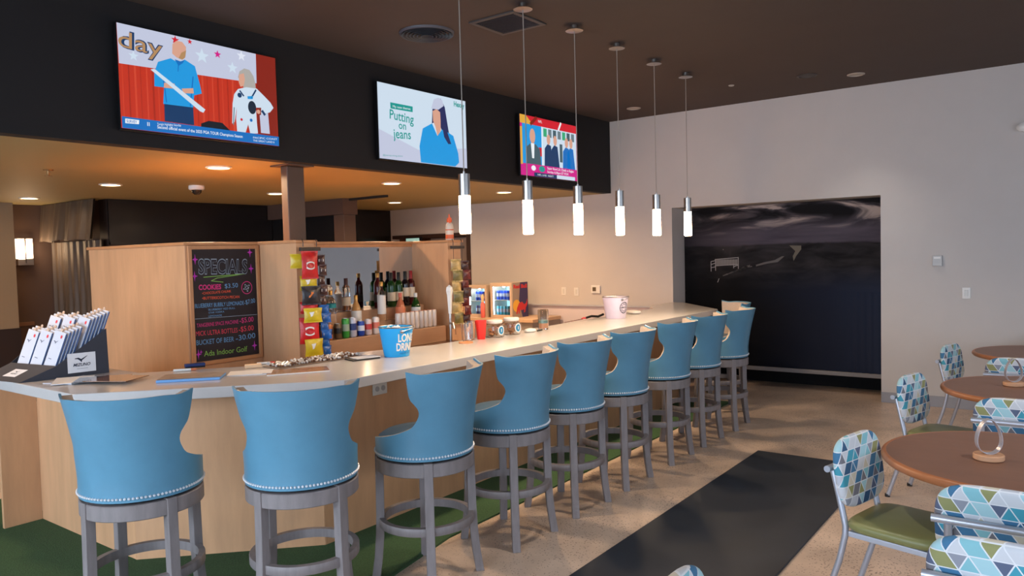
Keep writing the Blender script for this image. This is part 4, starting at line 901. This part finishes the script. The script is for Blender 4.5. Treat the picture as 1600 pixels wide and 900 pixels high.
def tumbler(label, x, y, r, h_, name='pint_glass'):
    o = put(name, label, 'glass', (x, y, ZB)); MB().lathe([(0, 0), (r*.78, 0), (r*.8, .004), (r, h_), (r-.0025, h_), (r*.76, .012), (0, .012)], 32, cap=False).build('glass', GLASS, o, smooth=True); return o
tumbler('clear pint glass just left of the red cup', -3.84, 4.57, .042, .15)
tumbler('clear empty glass further left by the hanging snack strips', -3.80, 4.47, .040, .145)
o = put('wood_coaster', 'round wooden coaster under the snack strips', 'coaster', (-3.745, 4.40, ZB)); MB().lathe([(0, 0), (.055, 0), (.055, .008), (0, .008)], 32, cap=False).build('disc', mat('coaster_wood', (206, 140, 96), .5), o, smooth=True)
o = put('layered_tumbler', 'tall clear tumbler with layered teal and sand liquid', 'tumbler', (-3.77, 5.49, ZB))
MB().lathe([(0, 0), (.044, 0), (.046, .01), (.046, .17), (.043, .175), (.043, .012), (0, .012)], 32, cap=False).build('glass', GLASS, o, smooth=True)
MB().lathe([(0, .0125), (.0425, .0125), (.0425, .055), (0, .055)], 28, cap=False).build('sand_layer', mat('sand_layer', (206, 150, 112), .4), o, smooth=True)
MB().lathe([(0, .056), (.0425, .056), (.0425, .082), (0, .082)], 28, cap=False).build('teal_layer', mat('teal_layer', (120, 158, 150), .3), o, smooth=True)
o = put('computer_mouse', 'small white rounded mouse beside the farther jar', 'mouse', (-3.74, 5.245, ZB), 60); pad(.11, .06, .03, 2.3, MT(0, 0, .016), crown=.004).build('shell', WPL, o, smooth=True)
o = put('black_pen', 'short black pen between the mouse and the layered tumbler', 'pen', (-3.72, 5.36, ZB+.006), 100); MB().tube([(-.05, 0, 0), (.05, 0, 0)], .006, 10).build('barrel', BLK, o, smooth=True)
# ------------------------------------------------------------------ back counter, coolers, till
o = put('back_counter', 'low grey counter against the back wall carrying the drink coolers', 'counter', (0, 0, 0))
bx(-8.2, -5.86, 8.28, YB-.07, 0, .80).build('cabinet', mat('grey_cabinet', (140, 132, 128), .5), o); bx(-8.22, -5.84, 8.26, YB-.07, .801, .845).build('countertop', mat('beige_counter', (206, 176, 146), .35), o, bevel=.004)
def cooler(label, x, y, w, d, h_, side):
    o = put('drink_cooler', label, 'cooler', (x, y, .846), 0, 'countertop drink coolers'); t = .018
    m_ = MB().box(0, w, d-t, d, 0, h_).box(0, t, 0, d-t, 0, h_).box(w-t, w, 0, d-t, 0, h_).box(t, w-t, 0, d-t, 0, .03).box(t, w-t, 0, d-t, h_-.03, h_)
    m_.build('cabinet', mat('cooler_silver', (186, 168, 150), .3, metal=.2), o, bevel=.003)
    f = MB(); f.box(0, w, -.03, -.002, 0, .045).box(0, w, -.03, -.002, h_-.05, h_).box(0, .035, -.03, -.002, .046, h_-.051).box(w-.03, w, -.03, -.002, .046, h_-.051)
    dr_ = f.build('door', mat('cooler_frame', (200, 178, 158), .35), o, bevel=.003)
    bx(.036, w-.031, -.02, -.016, .046, h_-.051).build('glass_pane', PANE, dr_)
    bx(t+.002, w-t-.002, .01, d-t-.01, h_*.5-.004, h_*.5+.004).build('shelf', WPL, o)
    bx(t+.003, t+.012, .005, .02, .05, h_-.06).build('led_strip', mat('led_cold', (214, 240, 255), emit=12), o)
    bx(t+.001, w-t-.001, d-t-.006, d-t-.001, .031, h_-.031).build('glowing_back_wall', mat('cooler_back_glow', (150, 215, 245), emit=.9), o)  # back wall made to glow so the cooler looks lit inside
    l = lamp((w/2, .05, h_-.05), 1.6, (.75, .92, 1), kind='POINT', name='cooler_bulb'); l.data.shadow_soft_size = .02; l.parent = o
    if side: side(o, w, d, h_)
    return o
def rb_side(o, w, d, h_):
    nv = mat('cooler_navy', (48, 40, 92), .35); rd = mat('bull_red', (196, 40, 48), .4); yl = mat('sun_yellow', (226, 172, 60), .4); sv = mat('side_silver', (150, 134, 122), .35)
    c_ = Canvas(); D = d; c_.rect(0, 0, D, h_, sv, 0); c_.poly([(D*.5, h_), (D, h_), (D, 0), (D*.62, 0), (D*.4, h_*.45)], nv, 1)
    c_.disc(D*.24, h_*.34, D*.24, D*.24, yl, 2); c_.text('Red Bull', (D*.06, h_*.84), (D*.94, h_*.84), h_*.10, rd, 3, bold=.05)
    c_.poly([(D*a, h_*b) for a, b in ((.2, .1), (.26, .28), (.4, .42), (.6, .44), (.74, .36), (.86, .40), (.96, .52), (.94, .36), (.84, .26), (.8, .14), (.7, .12), (.72, .22), (.58, .2), (.46, .22), (.42, .1), (.36, .12), (.36, .22), (.28, .12))], rd, 3)
    c_.build('side_print', o, o=(w+.001, 0, 0), u=(0, 1, 0), v=(0, 0, 1))
cl = [cooler('lit silver drink cooler with the red bull artwork on its side', -6.60, 8.34, .37, .36, .49, rb_side), cooler('lit silver drink cooler on the left, behind the pink bottle', -7.05, 8.36, .36, .34, .455, None)]
def can(label, x, y, z, r, h_, body, top=STEEL, band=None, group=None, cat='can'):
    o = thing('drink_can', label, cat, (x, y, z), 0, group)
    MB().lathe([(0, .002), (r*.72, 0), (r*.8, .002), (r, .010), (r, h_-.014), (r*.84, h_-.002)], 24, cap=False).build('body', body, o, smooth=True)
    MB().lathe([(r*.845, h_-.0019), (r*.84, h_), (r*.76, h_-.001), (r*.74, h_-.006), (0, h_-.006)], 24, cap=False).build('lid', top, o, smooth=True)
    if band: MB().lathe([(r+.0006, h_*.35), (r+.0006, h_*.7)], 24, cap=False).build('label_band', band, o, smooth=True)
    return o
CB = mat('can_blue', (36, 66, 168), .3, metal=.3); CS = mat('can_silver', (170, 178, 200), .3, metal=.4); CT = mat('can_teal', (90, 180, 206), .3, metal=.2)
proto = can('blue and silver can on the upper shelf of the right hand cooler', -6.54, 8.42, 1.096, .025, .13, CB, band=CS, group='cans in the right hand cooler, top shelf')
for k in range(1, 5): dup(proto, (-6.54+.058*k, 8.42, 1.096))
proto = can('pale teal can on the lower shelf of the right hand cooler', -6.54, 8.42, .877, .025, .13, CT, band=CS, group='cans in the right hand cooler, bottom shelf')
for k in range(1, 5): dup(proto, (-6.54+.058*k, 8.42, .877))
proto = can('blue can on the upper shelf of the left hand cooler', -6.93, 8.43, 1.079, .025, .13, CB, band=CS, group='cans in the left hand cooler, top shelf')
for k in range(1, 4): dup(proto, (-6.93+.055*k, 8.43, 1.079))
proto = can('dark slate can on the lower shelf of the left hand cooler', -6.93, 8.43, .877, .025, .13, mat('can_slate', (90, 90, 140), .3, metal=.3), band=CS, group='cans in the left hand cooler, bottom shelf')
for k in range(1, 4): dup(proto, (-6.93+.055*k, 8.43, .877))
o = put('cash_register_screen', 'black till monitor left of the lit coolers', 'monitor', (-7.28, 8.50, .846), 4)
bx(-.13, .13, -.015, .015, .20, .48).build('screen', BLK, o, bevel=.006); bx(-.02, .02, .0, .03, .01, .22).build('stand', BLK, o); bx(-.1, .1, -.07, .09, 0, .012).build('base', BLK, o)
o = put('cardboard_box', 'beige carton below the till monitor', 'box', (-7.2, 8.32, .846), 0); bx(-.17, .13, -.04, .05, 0, .18).build('carton', mat('carton', (214, 176, 138), .7), o, bevel=.003); bx(-.17, .13, -.042, -.0401, .08, .095).build('tape', mat('tape', (190, 150, 110), .4), o)
o = put('pump_bottle', 'pink bottle with pale cap in front of the left hand cooler', 'bottle', (-6.72, 8.285, .846), 0)
MB().lathe([(0, 0), (.028, 0), (.032, .01), (.032, .19), (.018, .22), (0, .22)], 20, cap=False).build('body', mat('pink_label', (226, 110, 100), .4), o, smooth=True); MB().lathe([(0, .221), (.016, .221), (.02, .25), (.026, .29), (.01, .33), (0, .33)], 16, cap=False).build('cap', mat('cap_cream', (236, 196, 150), .4), o, smooth=True)
# ------------------------------------------------------------------ bottles and cans on the stepped display
G_CLEAR = GLASS; G_GREEN = mat('green_glass', (40, 92, 34), .06, trans=.6, ior=1.4); G_DARK = mat('dark_glass', (26, 16, 20), .08); G_WINE = mat('wine_glass_dark', (34, 46, 24), .06, trans=.25); G_RED = mat('red_glass', (70, 16, 18), .08); G_AMB = mat('amber_spirit', (176, 104, 44), .1, trans=.3)
CREAM = mat('label_cream', (214, 200, 178), .6); GOLD = mat('gold_foil', (190, 146, 80), .35, metal=.6)
PROF = dict(wine=[(0, 0), (.036, 0), (.038, .005), (.038, .19), (.034, .212), (.016, .235), (.0145, .30), (0, .30)],
 spirit=[(0, 0), (.038, 0), (.041, .006), (.041, .165), (.034, .19), (.016, .208), (.0145, .25), (0, .25)],
 slim=[(0, 0), (.033, 0), (.036, .005), (.036, .20), (.03, .225), (.0145, .25), (.013, .30), (0, .30)],
 pear=[(0, 0), (.036, 0), (.042, .01), (.043, .09), (.03, .14), (.015, .17), (.014, .215), (0, .215)])
def bottle(label, x, y, z, kind, glass, cap_m, lab_m, sc=1.0, lab=(.05, .13), capz=.03, liquid=None, group='bottles on the stepped display'):
    o = thing('liquor_bottle', label, 'bottle', (x, y, z), 0, group); p = [(r, zz*sc) for r, zz in PROF[kind]]; H = p[-1][1]
    MB().lathe(p, 24, cap=False).build('glass', glass, o, smooth=True)
    MB().lathe([(0, H-capz), (.0165, H-capz), (.0165, H+.006), (.015, H+.008), (0, H+.008)], 16, cap=False).build('cap', cap_m, o, smooth=True)
    R_ = max(r for r, zz in p)+.0008
    MB().lathe([(R_, lab[0]*sc), (R_, lab[1]*sc)], 24, cap=False).build('label', lab_m, o, smooth=True)
    if liquid: MB().lathe([(0, .006), (R_-.006, .006), (R_-.006, H*liquid[1]), (0, H*liquid[1])], 20, cap=False).build('liquid', liquid[0], o, smooth=True)
    return o
Z1, Z2, Z3 = 1.0985, 1.1905, 1.2855
bottle('clear square shouldered bottle with black cap at the left end, top step', -4.98, 3.90, Z3, 'spirit', G_CLEAR, BLK, WPL, .95)
bottle('clear bottle with black cap, second on the top step', -4.98, 4.02, Z3, 'spirit', G_CLEAR, BLK, CREAM, .95, liquid=(G_AMB, .4))
bottle('half full whiskey bottle with brown stopper on the top step', -4.98, 4.30, Z3, 'slim', G_CLEAR, mat('stopper_brown', (70, 34, 34), .5), CREAM, .9, liquid=(G_AMB, .45), capz=.05)
bottle('dark brown bottle with white neck and gold cap, top step by mirror edge', -4.97, 4.655, Z3, 'slim', G_RED, GOLD, mat('label_dark', (60, 50, 44), .6), 1.0, lab=(.05, .12))
bottle('green wine bottle with black capsule, leftmost wine on the top step', -4.98, 4.83, Z3, 'wine', G_GREEN, BLK, CREAM, 1.0, capz=.09, lab=(.05, .13))
bottle('green wine bottle with black capsule, second wine on the top step', -4.98, 4.925, Z3, 'wine', G_GREEN, BLK, CREAM, 1.0, capz=.09)
bottle('nearly black wine bottle with cream label on the top step', -4.98, 5.01, Z3, 'wine', G_DARK, BLK, CREAM, 1.02, capz=.09, lab=(.08, .16))
bottle('dark red bottle with red capsule, last on the top step', -4.985, 5.088, Z3, 'wine', G_RED, mat('capsule_red', (150, 26, 34), .4), CREAM, 1.03, capz=.08, lab=(.07, .16))
bottle('clear bottle with teal label and gold stopper on the middle step', -4.81, 3.99, Z2, 'spirit', G_CLEAR, GOLD, mat('label_teal', (22, 140, 150), .5), 1.12, lab=(.13, .16))
bottle('dark bottle with black label on the middle step, left end', -4.81, 3.84, Z2, 'spirit', G_DARK, BLK, WPL, .95, lab=(.1, .13))
bottle('amber tequila bottle with white label on the middle step', -4.81, 4.255, Z2, 'pear', mat('pale_amber', (222, 168, 104), .08, trans=.4), GOLD, WPL, 1.05, lab=(.02, .1))
bottle('tall clear bottle with white and red label on the middle step', -4.81, 4.545, Z2, 'slim', G_CLEAR, GOLD, WPL, 1.08, lab=(.05, .2))
bottle('rose bottle with orange label on the middle step', -4.81, 4.77, Z2, 'pear', mat('rose_glass', (206, 120, 84), .15, trans=.3), mat('cap_coral', (214, 110, 90), .4), mat('label_orange', (222, 130, 90), .5), 1.0, lab=(.01, .1))
bottle('small green bottle with white label on the middle step', -4.81, 4.965, Z2, 'pear', G_GREEN, WPL, WPL, .95, lab=(.02, .09))
GC = 'cans on the lowest step'
for y, c_, b_, hh, lb in ((3.755, (96, 60, 40), None, .122, 'dark brown can, leftmost on the lowest step'), (3.845, (188, 112, 60), (60, 36, 28), .125, 'orange and brown can, second on the lowest step'), (3.935, (104, 84, 60), (40, 36, 30), .122, 'brown patterned can, third on the lowest step'),
     (4.015, (58, 150, 62), (150, 170, 150), .157, 'tall green can on the lowest step'), (4.09, (190, 190, 206), (44, 60, 120), .157, 'tall white and blue can next to the green can'), (4.175, (30, 66, 160), (210, 216, 230), .122, 'bright blue can on the lowest step'), (4.255, (208, 190, 190), (190, 60, 60), .13, 'white can with red lettering band on the lowest step'), (4.34, (224, 214, 208), (214, 120, 100), .14, 'plain white can just left of the blue bucket')):
    can(lb, -4.672, y, Z1, .031, hh, mat('can_%d' % int(y*1000), c_, .3, metal=.15), band=mat('band_%d' % int(y*1000), b_, .35) if b_ else None, group=GC)
pr_ = can('slim white can in the even row right of the blue bucket', -4.672, 4.60, Z1, .0265, .152, mat('seltzer_white', (206, 196, 190), .35, metal=.2), top=mat('lid_copper', (206, 130, 96), .35, metal=.3), group='slim white cans on the lowest step')
for k in range(1, 9): dup(pr_, (-4.672, 4.60+.056*k, Z1))

# ------------------------------------------------------------------ hanging snack strips
def bag_mesh(w, h_, t, m_, m2=None):
    nx, nz = 10, 14; vs = []; fs = []
    for s in (1, -1):
        for j in range(nz+1):
            v = j/nz
            for i in range(nx+1):
                u = i/nx; b = max(0, math.sin(math.pi*u))**.6*max(0, math.sin(math.pi*min(1, max(0, (v-.06)/.88))))**.6
                cr = .0025*math.sin(u*40) if v in (0, 1) else 0
                pinch = 1-.10*math.sin(math.pi*v)
                vs.append((s*(t/2*b+.0006)+cr, (u-.5)*w*pinch, -v*h_+.004*math.sin(u*9+v*5)*b))
    K = (nx+1)*(nz+1)
    for s in range(2):
        for j in range(nz):
            for i in range(nx):
                a = s*K+j*(nx+1)+i; f = (a, a+1, a+nx+2, a+nx+1); fs.append(f[::-1] if s == 0 else f)
    return MB().add(vs, fs)
BM = {n: mat('bag_'+n, c, .28, var=v_, scale=14) for n, c, v_ in (('red', (196, 34, 34), .25), ('yellow', (206, 178, 40), .15), ('black', (44, 38, 40), .5), ('orange', (226, 120, 50), .2), ('gold', (190, 160, 100), .5), ('white', (226, 220, 212), .05), ('blue', (40, 96, 170), .5), ('choc', (70, 40, 36), .6), ('olive', (128, 116, 66), .6), ('maroon', (100, 36, 34), .6))}
def bag(label, x, y, z, w, h_, t, col, a, mark=None, group=None, cat='snack bag', name='snack_bag'):
    o = thing(name, label, cat, (x, y, z), R(a), group)
    q = bag_mesh(w, h_, t, None).build('pouch', BM[col], o, smooth=True)
    for zz in (0, -h_+.010): bx(-.0022, .0022, -w/2+.002, w/2-.002, zz-.010, zz).build('crimped_seal', BM['gold' if col in ('gold', 'olive') else col], o)
    if mark:
        c_ = Canvas(); f = lambda u, v, l: (t/2*.93+.004+l-.9*u*u/w, u, v)
        if mark == 'oval': c_.ring(0, -h_*.52, w*.22, w*.32, BM['white'], 1, ry=.7); c_.disc(0, -h_*.52, w*.2, w*.13, BM['red'], 1)
        if mark == 'white': c_.poly([(-w*.3, -h_*.3), (w*.05, -h_*.25), (-w*.05, -h_*.55), (-w*.32, -h_*.7)], BM['white'], 1)
        if mark == 'bar': c_.rect(-w*.3, -h_*.62, w*.3, -h_*.4, BM['white'], 1)
        if mark == 'flame': c_.poly([(-w*.35, -h_*.2), (w*.1, -h_*.35), (-w*.1, -h_*.6), (-w*.38, -h_*.7)], BM['orange'], 1)
        c_.build('printed_mark', o, fn=f)
    return o
def clip(label, y0, y1):
    o = put('strip_hanger', label, 'hanger', (-4.617, 0, 0)); bx(0, .02, y0, y1, 1.795, 1.822).build('bar', mat('hanger_dark', (46, 36, 34), .4), o, bevel=.002)
    for y in (y0+.03, y1-.03): MB().tube([(.012, y, 1.80), (.012, y, 1.0)], .0025, 6).build('strip', mat('strip_dark', (50, 38, 34), .5), o); MB().tube([(.01, y, 1.825), (.012, y, 1.86), (-.0, y, 1.885)], .003, 6).build('hook', BLK, o)
clip('dark hanger bar with two snack strips on the nearer cabinet wing', 3.55, 3.735); clip('dark hanger bar with two snack strips on the farther cabinet wing', 5.24, 5.42)
GB = 'snack bags on the nearer wing'
zf = lambda p: 1.76-(p-400)*.00468
for i, (a, b, c_, mk, w, dx, lb) in enumerate(((397, 420, 'yellow', None, .13, .0, 'yellow bag peeking out behind the top red chip bag'), (393, 437, 'red', 'oval', .135, .055, 'red chip bag with white oval at the top of the nearer strip'), (432, 455, 'yellow', 'white', .14, .03, 'yellow chip bag under the top red bag'), (448, 478, 'black', 'flame', .15, .065, 'black and orange chip bag in the middle of the nearer strip'),
      (473, 492, 'red', None, .14, .03, 'narrow red chip bag below the black one'), (483, 506, 'yellow', 'white', .14, .065, 'yellow chip bag at the middle, with white patch'), (498, 540, 'red', 'oval', .15, .03, 'large lower red chip bag with white oval'), (532, 559, 'yellow', 'white', .15, .07, 'lowest yellow chip bag of the nearer strip'))):
    bag(lb, -4.59+dx, 3.575+.004*(i % 3)-(.05 if i == 0 else 0), zf(a), w, (b-a)*.00468, .034, c_, -30+(i*17) % 20, mk, GB)
for k in range(5): bag('brown candy bag, number %s down the nearer inner strip' % ('one', 'two', 'three', 'four', 'five')[k], -4.575+.02*(k % 2), 3.715, 1.765-.075*k, .065, .085, .018, 'choc', -20+9*(k % 3), 'bar', 'candy bags on the nearer wing', 'candy bag', 'candy_bag')
for k in range(6): bag('blue and white candy bag, number %s down below the brown ones' % ('one', 'two', 'three', 'four', 'five', 'six')[k], -4.565+.022*(k % 2), 3.72, 1.385-.062*k, .08, .072, .02, 'blue', -30+15*(k % 3), 'bar', 'blue candy bags on the nearer wing', 'candy bag', 'candy_bag')
for k in range(6): bag('gold and olive snack bag, number %s down the farther left strip' % ('one', 'two', 'three', 'four', 'five', 'six')[k], -4.58+.02*(k % 2), 5.27, 1.70-.098*k, .105, .11, .024, 'gold' if k % 2 == 0 else 'olive', -30+8*(k % 3), None, 'snack bags on the farther wing')
for k in range(7): bag('maroon candy bag, number %s down the farther right strip' % ('one', 'two', 'three', 'four', 'five', 'six', 'seven')[k], -4.575+.02*(k % 2), 5.395, 1.68-.083*k, .085, .09, .02, 'maroon' if k % 3 else 'choc', -25+8*(k % 3), 'bar', 'maroon candy bags on the farther wing', 'candy bag', 'candy_bag')
o = put('tap_handle', 'white tapered beer tap handle behind the glasses, below the farther strips', 'beer tap', (-4.18, 4.72, 1.0), -30)
MB().lathe([(0, .25), (.014, .25), (.022, .40), (.030, .44), (.026, .47), (0, .49)], 4, cap=False).build('handle', WPL, o, bevel=.004); MB().tube([(0, 0, .0), (0, 0, .25)], .012, 12).build('stem', STEEL, o, smooth=True); MB().tube([(0, 0, .17), (.07, 0, .17), (.085, 0, .13)], .010, 10).build('spout', STEEL, o, smooth=True)
o = put('spray_bottle', 'white and orange trigger spray bottle standing on top of the farther wing', 'spray bottle', (-4.68, 5.31, ZT+.0225), -40)
MB().lathe([(0, 0), (.034, 0), (.038, .006), (.038, .12), (.03, .15), (.016, .165), (0, .165)], 28, cap=False).build('bottle', mat('spray_white', (222, 206, 190), .4, var=.06), o, smooth=True)
MB().lathe([(.0385, .012), (.0385, .05)], 28, cap=False).lathe([(.0385, .09), (.0385, .10)], 28, cap=False).build('label', mat('label_coral', (222, 104, 60), .5), o, smooth=True)
MB().lathe([(0, .166), (.022, .166), (.026, .18), (.02, .205), (0, .205)], 20, cap=False).box(-.012, .04, -.012, .012, .19, .21).box(.02, .028, -.006, .006, .155, .189).tube([(0, 0, .205), (0, 0, .24)], .006, 8).build('trigger_head', mat('spray_orange', (232, 96, 46), .4), o, smooth=True)

o = put('wall_display', 'small pale teal lit display high in the far doorway', 'display', (-8.73, YB-.03, 1.95), 0)
bx(-.17, .20, 0, .03, -.02, .10).build('housing', BLK, o, bevel=.003); bx(-.16, .14, -.002, -.0005, 0, .085).build('screen', mat('teal_display', (150, 190, 180), .4, emit=.45), o)
